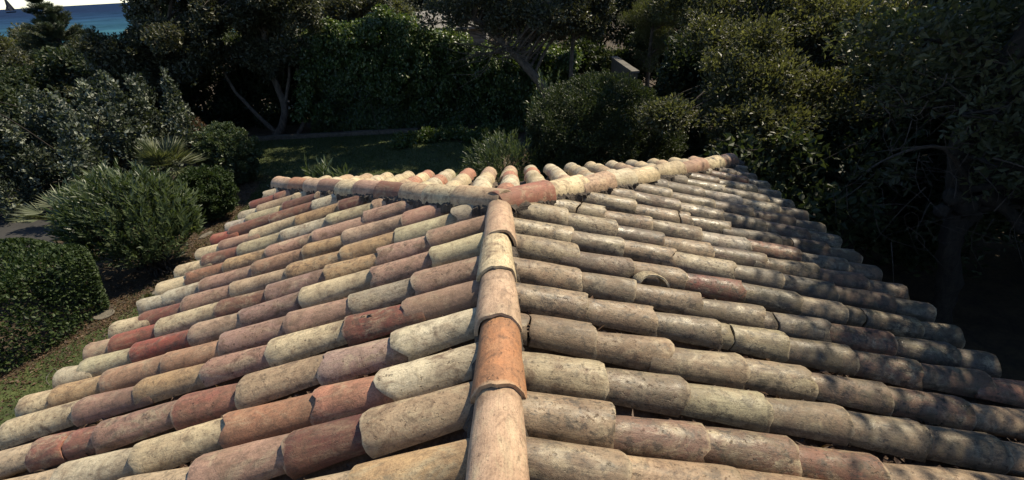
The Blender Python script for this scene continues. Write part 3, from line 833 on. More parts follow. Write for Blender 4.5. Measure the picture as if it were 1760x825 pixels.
# tall shrub with pale leaf undersides
bl = []
for k in range(46):
    x = RNG.uniform(-13.2, -8.8); y = 11.9 + RNG.normal(0, .75) + .12 * (x + 11); zt = RNG.uniform(1.5, 3.25) - .12 * abs(x + 10.4)
    lx, ly = RNG.normal(0, .22, 2)
    for j in range(4): bl.append((x + lx * j * -.4, y + ly * j * -.4, zt - .42 * j - .2, .15 + .07 * j, .15 + .07 * j, .34))
plant('pale_leaved_shrub', 'tall loose shrub with pale whitish leaf undersides at the left behind the oleander', 'shrub', (-10.8, 12, 0),
      crown(bl, 40000, .085, .6, sub=8, subr=.55, up=.6, bright=lambda C: np.where((np.sin(C[:, 0] * 7.3 + 2 * C[:, 2]) * np.sin(C[:, 2] * 4.1 + C[:, 1] * 5 + 1) > .45) & (RNG.random(len(C)) < .62), .55, -.12)), L_SILV,
      limbs([(-10.8, 12, 0), (-10.8, 12, .4)], .06, .05, bl[::14], 1, 0, lr=.02), M_BARKD)
roundbush('russet_shrub', 'small reddish brown shrub in the shade behind the fan palm', (-8.95, 13.6), (.42, .4, 1.5), 2000, .07, L_RED, .5, 40, .2)
# tiered young conifer against the sea
def conifer(name, label, c, h, r, seed):
    rg = np.random.default_rng(seed); W = [tube([(c[0], c[1], 0), (c[0] + .1, c[1], h * .5), (c[0], c[1], h)], [.12, .07, .015], 7)]; Cc, Aa = [], []
    z = h * .28
    while z < h:
        rr = r * (1 - (z / h) ** 1.6) + .06; nb = 6 if z < h * .85 else 4
        for k in range(nb):
            a = rg.uniform(0, 6.28); e = np.array([math.cos(a), math.sin(a), .12]) * rr * rg.uniform(.45, 1.2)
            p0 = np.array([c[0], c[1], z]); pts = spline([p0, p0 + e * .55 + [0, 0, -.05 * rr], p0 + e + [0, 0, .12 * rr]], 7)
            W.append(tube(pts, np.linspace(.022, .005, 7), 4))
            for t in np.linspace(.2, 1, int(8 + 22 * rr)):
                q = pts[min(int(t * 6), 5)] * (1 - (t * 6) % 1) + pts[min(int(t * 6) + 1, 6)] * ((t * 6) % 1)
                m = 26
                d = rdir(m) * [1, 1, .6] + [0, 0, .2]
                Cc.append(q + d * .15); Aa.append(d)
        z += h * rg.uniform(.03, .06)
    Cc, Aa = np.concatenate(Cc), np.concatenate(Aa); n = len(Cc)
    V, F = leaves(Cc, Aa, rdir(n), .15 * RNG.uniform(.7, 1.2, n), .022)
    return plant(name, label, 'tree', (c[0], c[1], 0), (V, F, np.repeat(RNG.random(n), 2)), L_PINE, cat_mesh(W), M_BARKD)
conifer('conifer_tree', 'young tiered conifer standing out against the sea at the far left', (-21.2, 25), 5.0, 2.3, 3)

# ---- trees and creeper wall behind the lawn
bl = blobs_in((-10.2, 16.6, 4.1), (1.35, 1.7, 1.9), 20, .62) + blobs_in((-11.3, 15.6, 2.6), (1.6, 1.2, 1.0), 12, .6) + blobs_in((-9.6, 15.6, 3.2), (1.3, 1.0, 1.2), 9, .55)
plant('spreading_tree', 'dark spreading tree at the left end of the back lawn, in front of the sea', 'tree', (-10.7, 16.2, 0),
      crown(bl, 62000, .095, .52, sub=14, subr=.42), L_OAK,
      limbs([(-10.4, 16.0, 0), (-10.5, 16.0, 1.2), (-10.7, 16.2, 2.2), (-10.4, 16.3, 3.6)], .13, .07, bl, 1, 6), M_BARK)
bl = blobs_in((-8.2, 17.0, 4.3), (2.3, 1.5, 1.9), 26, .66) + [(-7.0, 16.6, 2.9, .7, .5, .5), (-9.4, 16.7, 2.7, .8, .5, .5), (-8.2, 16.5, 2.75, .7, .5, .4)]
wood = [limbs([(-8.27, 17.0, 0), (-8.0, 17.0, .35), (-7.75, 17.0, 1.0), (-7.85, 17.0, 1.9), (-7.95, 17.05, 2.6), (-7.5, 17.1, 4.6)], .15, .07, bl, 1, 5)]
wood.append(tube(spline([(-8.25, 16.98, .1), (-8.6, 16.9, .6), (-8.95, 16.8, 1.25), (-9.2, 16.8, 1.7), (-9.4, 16.8, 2.6)], 14), np.linspace(.085, .04, 14), 8, .06))
wood.append(tube(spline([(-7.8, 17.0, .85), (-7.5, 16.95, 1.5), (-7.25, 16.9, 2.1), (-7.1, 16.9, 2.9)], 12), np.linspace(.07, .03, 12), 7, .06))
wood.append(tube(spline([(-7.55, 17.1, 0), (-7.2, 17.1, .5), (-7.05, 17.05, 1.2), (-7.0, 17.0, 2.2)], 12), np.linspace(.09, .05, 12), 7, .06))
plant('forked_tree', 'tree with pale forked trunks leaning apart at the back of the lawn', 'tree', (-8.2, 17, 0),
      crown(bl, 56000, .095, .52, sub=14, subr=.42), L_OAK, cat_mesh(wood), M_BARK)
# creeper covered wall
ivy = []
def facecloud(x0, x1, y, ztop, n, ln, depth=.35):
    x = RNG.uniform(x0, x1, n); z = RNG.random(n) * ztop(x)
    bump_ = .16 * np.sin(x * 2.3 + z * 1.1) + .12 * np.sin(x * 5.3 - z * 3.7) + .12 * np.sin(z * 4.1 + 1)
    yy = y - bump_ - .28 * (z / ztop(x)) ** 2 + RNG.random(n) ** 1.5 * depth
    C = np.stack([x, yy, z], 1); O = np.tile([0, -1., 0], (n, 1))
    A = O * .35 + rdir(n) * .55 + [0, 0, -.75]; N = O * .8 + rdir(n) * .5 + [0, 0, .35]
    L = ln * RNG.uniform(.6, 1.3, n); V, F = leaves(C, A, N, L, L * .82)
    return V, F, np.repeat(RNG.random(n) * .8, 2)
ztop = lambda x: 3.15 + .35 * np.exp(-((x + 4.2) / 1.9) ** 2) - .65 * np.clip((x + 3.6) / 3.2, 0, 1.3) + .1 * np.sin(x * 3)
a = facecloud(-7.0, 2.2, 17.0, ztop, 52000, .095)
bl = []
for x in np.arange(-6.8, 2.2, .42):
    for yy in (17.05, 17.6, 18.3):
        bl.append((x + RNG.normal(0, .1), yy, float(ztop(x)) - .2 - .1 * (yy - 17) + RNG.normal(0, .12), .42, .42, .28))
b = crown(bl, 22000, .10, .8, sub=7, subr=.6, shell=.4, flat=.4, droop=.2, bright=lambda C: .18)
bl = []
for i in range(150):
    x = RNG.uniform(-6.9, 2.1); z = RNG.uniform(.15, 1) ** .7 * float(ztop(x)); s = RNG.uniform(.2, .48)
    bl.append((x, 16.75 - .25 * math.sin(x * 1.9 + z) - .2 * (z / 3.3) ** 2 + RNG.normal(0, .1), z - .1, s, s * .6, s * .9))
b2 = crown(bl, 42000, .10, .8, sub=8, subr=.5, shell=.6, flat=.5, droop=.9, up=0, core=.1, bright=lambda C: .05)
e = empty('creeper_wall', (-2.4, 17.1, 0), 'high garden wall completely covered in dark creeper with a sunlit top', 'creeper')
V, F = cat_mesh([a[:2], b[:2], b2[:2]]); add('foliage', V, F, L_IVY, e, np.concatenate([a[2], b[2], b2[2]]))
add('wall', *box(-6.9, 2.2, 17.42, 17.62, 0, 2.1), M_STONE, e)
sp_ = empty('garden_stake', (-4.53, 16.3, 0), 'thin pale stake leaning in front of the creeper wall', 'stake')
add('shaft', *tube([(-4.50, 16.36, 0), (-4.54, 16.34, .5), (-4.60, 16.32, 1.05)], [.014, .013, .010], 6), M_TWIG, sp_, smooth=True)
add('tip', *tube([(-4.60, 16.32, 1.05), (-4.604, 16.319, 1.08)], [.012, .002], 6), M_TWIG, sp_)
kerb = empty('lawn_kerb', (-6.2, 16.46, 0), 'low stone kerb along the back edge of the lawn', 'kerb')
x = -9.1
kme = None
while x < -3.6:
    ll = RNG.uniform(.62, .82); q = box(x, x + ll - .012, 16.42 + RNG.normal(0, .006), 16.6, -.02, .125 + RNG.normal(0, .008))
    add('stone', *q, M_STONE, kerb); x += ll
a = crown([(x, 15.3 - .35 * abs(x + 2) + RNG.normal(0, .3) + .5, .12, .5, .5, .16) for x in np.arange(-3.4, .2, .25)], 9000, .08, .8, sub=6, subr=.6, shell=.2)
o = add('ground_cover', a[0], a[1], L_IVY, None, a[2]); o['kind'] = 'stuff'
# leaning tree and its slender neighbour
bl = blobs_in((-1.0, 15.3, 3.75), (1.5, 1.2, .75), 16, .5) + blobs_in((1.3, 15.6, 3.6), (1.9, 1.4, 1.0), 26, .52) + [(RNG.uniform(-3.5, 2.9), RNG.uniform(13.1, 17.3), 6.4 + RNG.normal(0, .22), .55, .55, .4) for _ in range(115)]  # last group: unseen leaf layer added overhead to shade the back lawn
tw_ = []
for i in range(60):
    s = np.array([-.25 + RNG.normal(0, .12), 15.0, 2.75 + RNG.normal(0, .18)]); e_ = s + np.array([RNG.uniform(-1.9, 1.5), RNG.uniform(-.7, .5), RNG.uniform(-.6, .6)])
    tw_.append(tube(spline([s, (s + e_) / 2 + RNG.normal(0, .1, 3), e_], 6), np.linspace(.016, .003, 6), 4))
plant('leaning_tree', 'grey tree leaning left over the creeper wall with bare twigs under its crown', 'tree', (1.25, 15.1, 0),
      crown(bl, 84000, .085, .52, sub=12, subr=.42), L_OAK,
      cat_mesh([limbs([(1.75, 15.1, 0), (1.3, 15.05, .9), (.95, 15, 1.6), (.35, 15, 2.35), (-.2, 15.05, 2.9), (-.9, 15.2, 3.5)], .16, .07, bl[:42], 1, 4),
                tube(spline([(.55, 15, 2.1), (.42, 15.1, 2.6), (.2, 15.4, 3.4), (-.6, 15.7, 4.8), (-1.8, 16.0, 6.0)], 12), np.linspace(.075, .05, 12), 7, .05)] + tw_), M_BARK)
bl = blobs_in((2.5, 16.3, 3.4), (1.0, .9, 1.1), 14, .45)
plant('slender_tree', 'slender upright tree standing right of the leaning tree', 'tree', (1.95, 15.9, 0),
      crown(bl, 36000, .085, .5, sub=13, subr=.36), L_OAK,
      limbs([(1.9, 15.8, 0), (1.92, 15.8, 1.5), (2.0, 15.9, 2.8), (2.2, 16.2, 3.6), (2.4, 16.4, 4.3)], .075, .04, bl, 1, 4), M_BARK)
# garden wall with a pale coping
gw = empty('garden_wall', (3.75, 16.4, 0), 'short grey garden wall with a pale coping between the trees', 'wall')
add('wall', *box(3.70, 3.86, 15.2, 18.4, 0, 1.78), M_STONE, gw)
for i in range(5):
    add('coping_stone', *box(3.67, 3.90, 15.15 + .66 * i, 15.15 + .66 * i + .648, 1.783, 1.84 + RNG.normal(0, .004)), M_COPING, gw)
# pale house behind the creeper
ph = empty('distant_house', (-3.4, 31, 0), 'pale house with a light roof half hidden behind the creeper wall', 'house')
add('wall', *box(-5.4, -1.2, 30.2, 35, 0, 2.30), M_WHITEWALL, ph)
V = np.array([(-5.7, 29.8, 2.25), (-.9, 29.8, 2.25), (-.9, 32.4, 3.35), (-5.7, 32.4, 3.0), (-5.7, 35.3, 2.3), (-.9, 35.3, 2.3)])
V2 = V - [0, 0, .12]
F = [(0, 1, 2, 3), (3, 2, 5, 4), (6, 9, 8, 7), (9, 10, 11, 8), (0, 6, 7, 1), (4, 5, 11, 10), (0, 3, 9, 6), (3, 4, 10, 9), (1, 7, 8, 2), (2, 8, 11, 5)]
rf = add('roof', np.concatenate([V, V2]), np.array(F), M_WHITEWALL, ph)
add('chimney', *box(-3.3, -2.9, 32.1, 32.5, 3.0, 3.75), M_WHITEWALL, rf)
add('window', *box(-4.2, -3.3, 30.19, 30.21, 1.0, 1.9), M_BARKD, ph)
# round dark bush beyond the roof
bl = [(1.9, 10.8, 1.25, 1.55, 1.5, 1.28), (2.9, 10.9, 1.0, 1.0, 1.1, 1.0), (1.1, 10.6, .9, .9, .9, .9)]
plant('big_round_bush', 'big dark dome shaped bush just beyond the far right of the roof', 'shrub', (1.9, 10.8, 0),
      crown(bl, 62000, .06, .45, sub=300, subr=.12, shell=.88, up=.4, core=.35), L_DARK, limbs([(1.9, 10.8, 0), (1.9, 10.8, .8)], .1, .07, bl, 3, 8), M_BARKD, crown_name='foliage')
oleander('oleander_shrub', 'grey green narrow leaved shrub at the foot of the big round bush', (-.25, 10.0), (.72, .55, 1.3), 520, .11, .26, L_OLEA, asp=.18)
oleander('oleander_shrub', 'pale leafy shoots standing up between leaning tree and round bush', (.95, 12.4), (.38, .38, 2.2), 90, .11, .34, L_OLEA, asp=.3)
bb, dd_, st = [], [], []
for cx, cy, cz, k, sp in ((-2.62, 6.25, 2.02, 13, .09), (-2.36, 6.3, 1.97, 9, .07), (-2.48, 6.35, 1.9, 6, .08)):
    st.append(tube(spline([(cx - .1, cy + .3, 0), (cx - .06, cy + .2, 1.0), (cx, cy, cz)], 6), [.016, .014, .012, .011, .010, .008], 5))
    for i in range(k):
        bb.append((cx + RNG.normal(0, sp * .5), cy + RNG.normal(0, sp * .5), cz + RNG.normal(0, .05))); dd_.append((RNG.normal(0, .35), RNG.normal(0, .35), 1))
plant('young_oleander', 'tuft of upright green oleander shoots peeping over the far left corner of the roof', 'shrub', (-2.5, 6.3, 0),
      shoots(bb, dd_, .22, 12, .14, .15), L_OLEA, cat_mesh(st), M_BARKD, None, 'foliage', 'stems')
# feathery light shrub
c = (5.0, 18, 3.0)
bl = blobs_in((5.0, 18.2, 2.8), (.95, .9, 1.9), 18, .5)
plant('feathery_tree', 'light green feathery tree above the pale garden wall', 'tree', (5, 18.2, 0),
      crown(bl, 26000, .10, .14, sub=14, subr=.4, up=.9, flat=.9), L_FEAT, limbs([(5, 18.2, 0), (5, 18.2, 2.0), (5.1, 18.2, 4.0)], .09, .04, bl, 1, 4), M_BARK)

# ---- the right side: broad leaved tree, gnarled tree, dark hedge
bl = []
for i in range(130):
    x = RNG.uniform(2.05, 7.0); y = RNG.uniform(6.6, 11.0); s = RNG.uniform(.24, .46)
    if (x < 2.6 and y < 7.2) or (x < 3.3 and y > 7.6 and y < 10.2) or (x < 2.9 and y > 7.4): continue
    bl.append((x, y, 1.95 + .52 * (y - 6.4) + .18 * math.sin(x * 3 + y * 2) + RNG.normal(0, .12) + .1 * (x - 2), s, s, s * .75))
bl += blobs_in((4.6, 8.6, 2.3), (1.5, 1.2, .8), 9, .5)
plant('broadleaf_tree', 'sunlit broad leaved tree overhanging the far right corner of the roof', 'tree', (4.7, 9.0, 0),
      crown(bl, 120000, .065, .46, sub=14, subr=.62, up=.35, flat=.6, bright=lambda C: np.where(RNG.random(len(C)) < .05, .3, -.05)), L_OLIVE,
      limbs([(4.8, 9.3, 0), (4.75, 9.2, 1.2), (4.7, 9.0, 2.2), (4.6, 8.8, 2.7), (4.5, 8.8, 3.1)], .11, .04, bl[::2], 1, 5, lr=.02), M_BARKD)
gb = blobs_in((6.6, 5.8, 5.3), (2.5, 2.6, 1.3), 28, .62) + blobs_in((6.2, 3.4, 5.6), (1.9, 2.9, .8), 30, .58) + blobs_in((5.6, 5.4, 3.4), (1.3, .9, .8), 16, .4) + blobs_in((4.5, 5.2, 3.3), (.7, .6, .6), 7, .3)
over = []
xb = lambda y: 3.35 + .275 * np.maximum(y - 1.9, 0)
for i in range(170):
    y = RNG.uniform(1.0, 6.7); x = RNG.uniform(float(xb(y)), 7.0); s = RNG.uniform(.3, .6)
    over.append((x, y, 6.9 + RNG.normal(0, .22), s, s, s * .6))
gb += blobs_in((5.1, 4.6, 2.8), (1.1, .45, 1.1), 24, .30) + blobs_in((4.4, 5.6, 3.5), (1.2, .8, .5), 12, .35)
trunk = [(5.75, 5.35, 0), (5.6, 5.25, .6), (5.35, 5.2, 1.2), (5.25, 5.2, 1.75), (5.0, 5.2, 2.4), (4.95, 5.15, 3.0), (5.1, 5.1, 3.7), (5.6, 5.0, 4.6)]
wood = [limbs(trunk, .13, .075, gb[:94] + over[::9], 1, 3, 8, .045, .16)]
kn = []
for cx, cy, cz, r in ((5.2, 5.1, 1.85, .13), (5.06, 5.12, 1.95, .10), (5.36, 5.14, 1.72, .10), (4.98, 5.12, 1.78, .08)):
    th, ph_ = np.meshgrid(np.linspace(0, 6.283, 13)[:-1], np.linspace(.1, 3.04, 8)); rr = r * (1 + .16 * np.sin(5 * th + 3 * ph_) + .1 * RNG.normal(size=th.shape))
    Vk = np.stack([cx + rr * np.sin(ph_) * np.cos(th), cy + rr * np.sin(ph_) * np.sin(th), cz + rr * np.cos(ph_)], -1).reshape(-1, 3)
    Fk = np.array([(i * 12 + j, i * 12 + (j + 1) % 12, (i + 1) * 12 + (j + 1) % 12, (i + 1) * 12 + j) for i in range(7) for j in range(12)]); kn.append((Vk, Fk))
kn.append(tube(spline([(5.3, 5.1, 2.0), (5.55, 4.95, 1.85), (5.7, 4.8, 1.62)], 8), np.linspace(.1, .045, 8), 8, .08))
kn.append(tube(spline([(5.35, 5.15, 2.0), (5.9, 5.0, 1.9), (6.3, 4.7, 1.35), (6.5, 4.5, .9)], 10), np.linspace(.1, .05, 10), 8, .08))
kn.append(tube(spline([(5.5, 5.3, 1.5), (5.65, 5.3, 2.2), (5.5, 5.3, 2.9), (5.7, 5.3, 3.9)], 12), np.linspace(.09, .05, 12), 8, .08))
tw_ = []
for i in range(260):
    s = np.array([RNG.uniform(3.9, 6.6), RNG.uniform(4.4, 5.9), RNG.uniform(1.7, 3.5)]); d = rdir(1)[0] * [1, .6, .8]; l = RNG.uniform(.25, .95)
    tw_.append(tube(spline([s, s + d * l * .5 + RNG.normal(0, .07, 3), s + d * l + RNG.normal(0, .1, 3) - [0, 0, .08]], 6), np.linspace(RNG.uniform(.003, .008), .0015, 6), 4))
e = empty('gnarled_tree', (5.7, 5.3, 0), 'gnarled old tree with twisted trunk and tangled dead twigs right of the roof', 'tree')
V, F, r = crown(gb, 100000, .075, .5, sub=16, subr=.45, up=.1, core=.1); V2, F2, r2 = crown(over, 90000, .07, .5, sub=14, subr=.6, shell=.2, core=0)
cen = V2.reshape(-1, 4, 3).mean(1); kp = RNG.random(len(cen)) < np.clip((cen[:, 0] - xb(cen[:, 1]) + .25) / 1.15, .05, 1) ** 1.3
V2 = V2.reshape(-1, 4, 3)[kp].reshape(-1, 3); ii = np.arange(kp.sum())[:, None] * 4; F2 = np.stack([ii + [0, 1, 2], ii + [0, 2, 3]], 1).reshape(-1, 3); r2 = np.repeat(r2[::2][kp], 2)
V, F = cat_mesh([(V, F), (V2, F2)]); add('crown', V, F, L_GREY, e, np.concatenate([r, r2]))
add('trunk', *cat_mesh(wood + kn), M_BARKD, e, smooth=True)
add('dead_twigs', *cat_mesh(tw_), M_TWIG, e)
# leaf spray hanging at the end of a low branch
bb, dd_ = [], []
for i in range(26):
    bb.append((3.98 + RNG.normal(0, .13), 5.0 + RNG.normal(0, .12), 2.42 + RNG.normal(0, .12))); dd_.append((RNG.normal(0, .6), -.4, RNG.normal(-.2, .6)))
V, F, r = shoots(bb, dd_, .14, 7, .10, .36, curve=-.1, spread=1.0)
o = add('leaf_spray', V, F, L_OLIVE, e, np.clip(r * .5, 0, 1)); o['kind'] = 'stuff'
add('low_branch', *cat_mesh([tube(spline([(5.2, 5.15, 2.1), (4.7, 5.05, 2.55), (4.3, 5.0, 2.6), (3.95, 5.0, 2.45), (3.75, 4.95, 2.3)], 12), np.linspace(.03, .006, 12), 5),
                             tube(spline([(4.0, 5, 2.4), (3.7, 4.9, 2.18), (3.48, 4.85, 2.1)], 6), np.linspace(.008, .003, 6), 4),
                             tube(spline([(3.48, 4.85, 2.1), (3.42, 4.85, 2.3)], 4), np.linspace(.005, .002, 4), 4)]), M_TWIG, e, smooth=True)
bl = blobs_in((4.2, 6.6, 1.6), (1.6, .9, 1.2), 16, .5) + blobs_in((6.6, 6.9, 2.0), (2.4, 1.0, 1.9), 26, .7)
plant('understorey_shrub', 'dark leafy undergrowth in deep shade below the gnarled tree', 'shrub', (5, 6.7, 0),
      crown(bl, 40000, .10, .55, sub=14, subr=.5), L_DARK, limbs([(5.2, 6.8, 0), (5.2, 6.8, .6)], .08, .05, bl, 1, 3), M_BARKD, crown_name='foliage')
bl = []
for y in np.arange(-5, 11.5, .9):
    for z in np.arange(.5, 6.6, .85):
        for xx in (8.7, 9.5): bl.append((xx + RNG.normal(0, .2), y + RNG.normal(0, .2), z + RNG.normal(0, .15), .75, .75, .65))
plant('tall_hedge', 'tall dark evergreen screen along the right boundary', 'hedge', (9.2, 3, 0),
      crown(bl, 60000, .17, .6, sub=7, subr=.6, shell=.3), L_DARK, limbs([(9.2, 3, 0), (9.2, 3, 2)], .12, .09, bl[::9], 1, 1), M_BARKD, crown_name='foliage')

def hedge_mass(label, xs, ys, h, n, ln, mat, r=.7, step=.75, hv=.25):
    bl = []
    for t in np.arange(0, 1.0001, step / max(np.hypot(xs[1] - xs[0], ys[1] - ys[0]), step)):
        for z in np.arange(.4, h, .7):
            bl.append((xs[0] + (xs[1] - xs[0]) * t + RNG.normal(0, .22), ys[0] + (ys[1] - ys[0]) * t + RNG.normal(0, .22), z + RNG.normal(0, hv), r, r, .6))
    cx, cy = (xs[0] + xs[1]) / 2, (ys[0] + ys[1]) / 2
    return plant('tall_hedge', label, 'hedge', (cx, cy, 0), crown(bl, n, ln, .55, sub=9, subr=.5, shell=.4), mat,
                 limbs([(cx, cy, 0), (cx, cy, h * .5)], .09, .06, bl[::8], 1, 1), M_BARKD, crown_name='foliage')
hedge_mass('unclipped dark hedge closing the garden behind the forked tree', (-16, -6.8), (18.6, 18.4), 2.7, 62000, .13, L_DARK, r=.85)
hedge_mass('dark hedge in the shade between garden wall and broad leaved tree', (4.6, 10.5), (13.2, 12.2), 2.7, 36000, .11, L_DARK)
hedge_mass('dark undergrowth behind the leaning tree and the garden wall', (-.2, 9.5), (19.6, 19.4), 2.3, 34000, .13, L_DARK)
hedge_mass('low scrubby hedge at the left between path and pale leaved shrub', (-17.5, -11.5), (12.0, 14.6), 1.5, 26000, .10, L_OAK)

# ---- far trees, one by one where they can be told apart
FT = [((-6.6, 24, 0), (2.0, 1.8, 1.7), 3.4, L_OAK, 'bushy tree at the far end of the creeper wall, left of the gap'),
      ((-6.4, 27, 0), (1.7, 1.6, 1.3), 3.0, L_OLIVE, 'yellow green tree left of the pale house'),
      ((-5.6, 36, 0), (2.6, 2.2, 1.5), 2.7, L_OAK, 'grey green tree behind the yellow green one'),
      ((-10, 44, 0), (3.2, 3, 1.9), 2.8, L_DARK, 'dark tree far behind the creeper wall'),
      ((.4, 24, 0), (2.6, 2.2, 2.2), 4.0, L_OAK, 'dense tree right of the pale house behind the leaning tree'),
      ((4.0, 23, 0), (2.6, 2.2, 2.6), 3.6, L_DARK, 'dark tree in the gap above the pale garden wall'),
      ((8.0, 21, 0), (2.6, 2.4, 2.8), 3.6, L_OAK, 'broad tree behind the feathery tree'),
      ((7.8, 13.5, 0), (2.6, 2.4, 2.5), 3.2, L_OAK, 'dusty green tree behind the sunlit broad leaved tree'),
      ((-15.5, 20, 0), (2.2, 2.0, 1.3), 1.6, L_OAK, 'olive toned tree beside the young conifer'),
      ((-13.6, 22.5, 0), (2.2, 2.0, 2.4), 4.6, L_DARK, 'dark tree behind the left spreading tree'),
      ((-27.5, 29, 0), (2.4, 2.2, 1.4), 1.9, L_OLIVE, 'rounded green bush at the far left below the sea'),
      ((-18, 17, 0), (2.4, 2.2, 1.3), 1.5, L_DARK, 'low dark bush at the left edge of the garden'),
      ((-22, 20.5, 0), (2.2, 2.0, 1.2), 1.9, L_OAK, 'scrubby bush in front of the young conifer'),
      ((-15, 14.2, 0), (1.7, 1.6, 1.1), 1.3, L_DARK, 'dark bush left of the pale leaved shrub')]
for c, R, zc, mat, lab in FT:
    bl = blobs_in((c[0], c[1], zc), R, 24, .30 * (R[0] + R[1])/2 + .1)
    far = 1 + max(0, c[1] - 20) / 25
    plant('background_tree' if zc > 2 or c[0] == -15.5 else 'background_bush', lab, 'tree' if zc > 2 or c[0] == -15.5 else 'bush', c,
          crown(bl, int(24000 / far), .115 * far ** .8, .55, sub=13, subr=.45), mat,
          limbs([(c[0], c[1], 0), (c[0] + .1, c[1], zc * .5), (c[0], c[1], zc)], .11, .06, bl[::2], 1, 2), M_BARKD, 'trees beyond the garden' if zc > 2 or c[0] == -15.5 else 'bushes towards the sea')
roundbush('pink_bush', 'dusty pink flowering bush at the left picture edge below the sea', (-19.6, 18.6), (.85, .8, 2.6), 3000, .09, L_PINK, .6, 40, .2)
# the wood beyond reads as one mass
n = 34000
ang = RNG.uniform(-.62, .75, n); dist = RNG.uniform(40, 95, n) 
x, y = np.sin(ang) * dist, np.cos(ang) * dist
hh = 3.0 + 1.6 * np.sin(x * .55 + 1.3) * np.sin(y * .37) + .8 * np.sin(x * 1.7) + 1.8 * np.clip((ang + .15) / .5, -.6, 1)
C = np.stack([x, y, terr(x, y) + hh * RNG.random(n) ** .35], 1); L = .42 * RNG.uniform(.6, 1.4, n)
V, F = leaves(C, rdir(n), rdir(n) * .5 + [0, 0, .7], L, L * .6)
o = add('distant_wood', V, F, L_OAK, None, np.repeat(RNG.random(n), 2)); o['kind'] = 'stuff'

# ------------------------------------------------------------------ grass
def inpoly(x, y, poly):
    r = np.zeros(len(x), bool); j = len(poly) - 1
    for i in range(len(poly)):
        xi, yi = poly[i]; xj, yj = poly[j]
        r ^= ((yi > y) != (yj > y)) & (x < (xj - xi) * (y - yi) / (yj - yi + 1e-12) + xi); j = i
    return r
def blades(x, y, h, wdt):
    n = len(x); a = RNG.uniform(0, 6.28, n); lean = RNG.normal(0, .45, (n, 2)) * h[:, None]
    b = np.stack([np.cos(a), np.sin(a), np.zeros(n)], 1) * wdt
    p = np.stack([x, y, np.full(n, .004)], 1)
    V = np.stack([p - b, p + b, p + np.concatenate([lean, h[:, None]], 1)], 1).reshape(-1, 3)
    return V, np.arange(3 * n).reshape(-1, 3)
x = np.concatenate([RNG.uniform(-8.5, -2.6, 190000), RNG.uniform(-9, 0, 60000)]); y = np.concatenate([RNG.uniform(1.5, 11.5, 190000), RNG.uniform(11, 16.4, 60000)])
edge = np.interp(y, [3.5, 6.2, 7.6, 9.8, 12.8], [-7.4, -6.45, -6.1, -6.3, -6.7])
dens = np.sin(x * 2.1 + 1) * np.sin(y * 1.7) + .6 * np.sin(x * 5 + y * 4)
k = (inpoly(x, y, LAWN) | ((x > edge - .35) & (y < 11) & (RNG.random(len(x)) < .45))) & (RNG.random(len(x)) < .72 + .25 * dens)
x, y = x[k], y[k]; h = RNG.uniform(.018, .05, len(x)) * np.where(y > 11, 1.3, 1) * np.where(RNG.random(len(x)) < .04, 2, 1)
V, F = blades(x, y, h, np.where(y > 11, .006, .0035)[:, None])
o = add('grass', V, F, L_GRASS, None, RNG.random(len(F))); o['kind'] = 'stuff'

n = 9000
y = RNG.uniform(3.5, 12.8, n); x = np.interp(y, [3.5, 6.2, 7.6, 9.8, 12.8], [-7.4, -6.5, -6.15, -6.35, -6.9]) + RNG.normal(-.15, .42, n)
V, F = leaves(np.stack([x, y, .008 + .015 * RNG.random(n)], 1), rdir(n) * [1, 1, .3], rdir(n) * .5 + [0, 0, 1], RNG.uniform(.02, .07, n), RNG.uniform(.01, .035, n), .3)
o = add('ground_litter', V, F, L_RED, None, np.repeat(RNG.random(n), 2)); o['kind'] = 'stuff'
# ------------------------------------------------------------------ small things
def pebble(name, c, r, flat, mat, label=None, cat=None, group=None, seed=0, rz=0.):
    rg = np.random.default_rng(seed); bm = bmesh.new(); bmesh.ops.create_icosphere(bm, subdivisions=2, radius=1)
    for v in bm.verts: v.co = Vector((v.co.x * r[0], v.co.y * r[1], v.co.z * flat)) * (1 + rg.normal(0, .06))
    me = bpy.data.meshes.new(name); bm.to_mesh(me); bm.free()
    o = link(name, me, mat); o.location = c; o.rotation_euler = (0, 0, rz)
    return tag(o, label, cat, group)
for i, (x, y, l, lab) in enumerate([(-6.52, 9.15, .30, 'rough flat edging stone by the low dark round shrub'), (-6.1, 8.2, .22, 'rough edging stone beside the large oleander bush'),
                                    (-5.98, 7.35, .34, 'long grey edging stone in front of the small oleander clump'), (-6.2, 6.95, .18, 'small edging stone between oleander clump and clipped hedge')]):
    pebble('edging_stone', (x, y, .01), (.06, l * .6, 1), .05, M_STONE, lab, 'stone', 'edging stones along the left border', i, -.35)
dk = empty('drain_cover', (-6.66, 6.42, 0), 'round grey stone cover on the ground at the foot of the clipped hedge', 'cover')
ring = [(-6.66 + .13 * math.cos(a), 6.40 + .13 * math.sin(a), .02) for a in np.linspace(0, 6.283, 19)]
add('rim', *tube(ring, np.full(19, .016), 6), M_STONE, dk, smooth=True)
th = np.linspace(0, 6.283, 19)[:-1]
V = np.concatenate([[(-6.66, 6.40, .045)], np.stack([-6.66 + .115 * np.cos(th), 6.40 + .115 * np.sin(th), np.full(18, .03)], 1)]); F = np.array([(0, i + 1, (i + 1) % 18 + 1) for i in range(18)])
add('lid', V, F, M_STONE, dk)
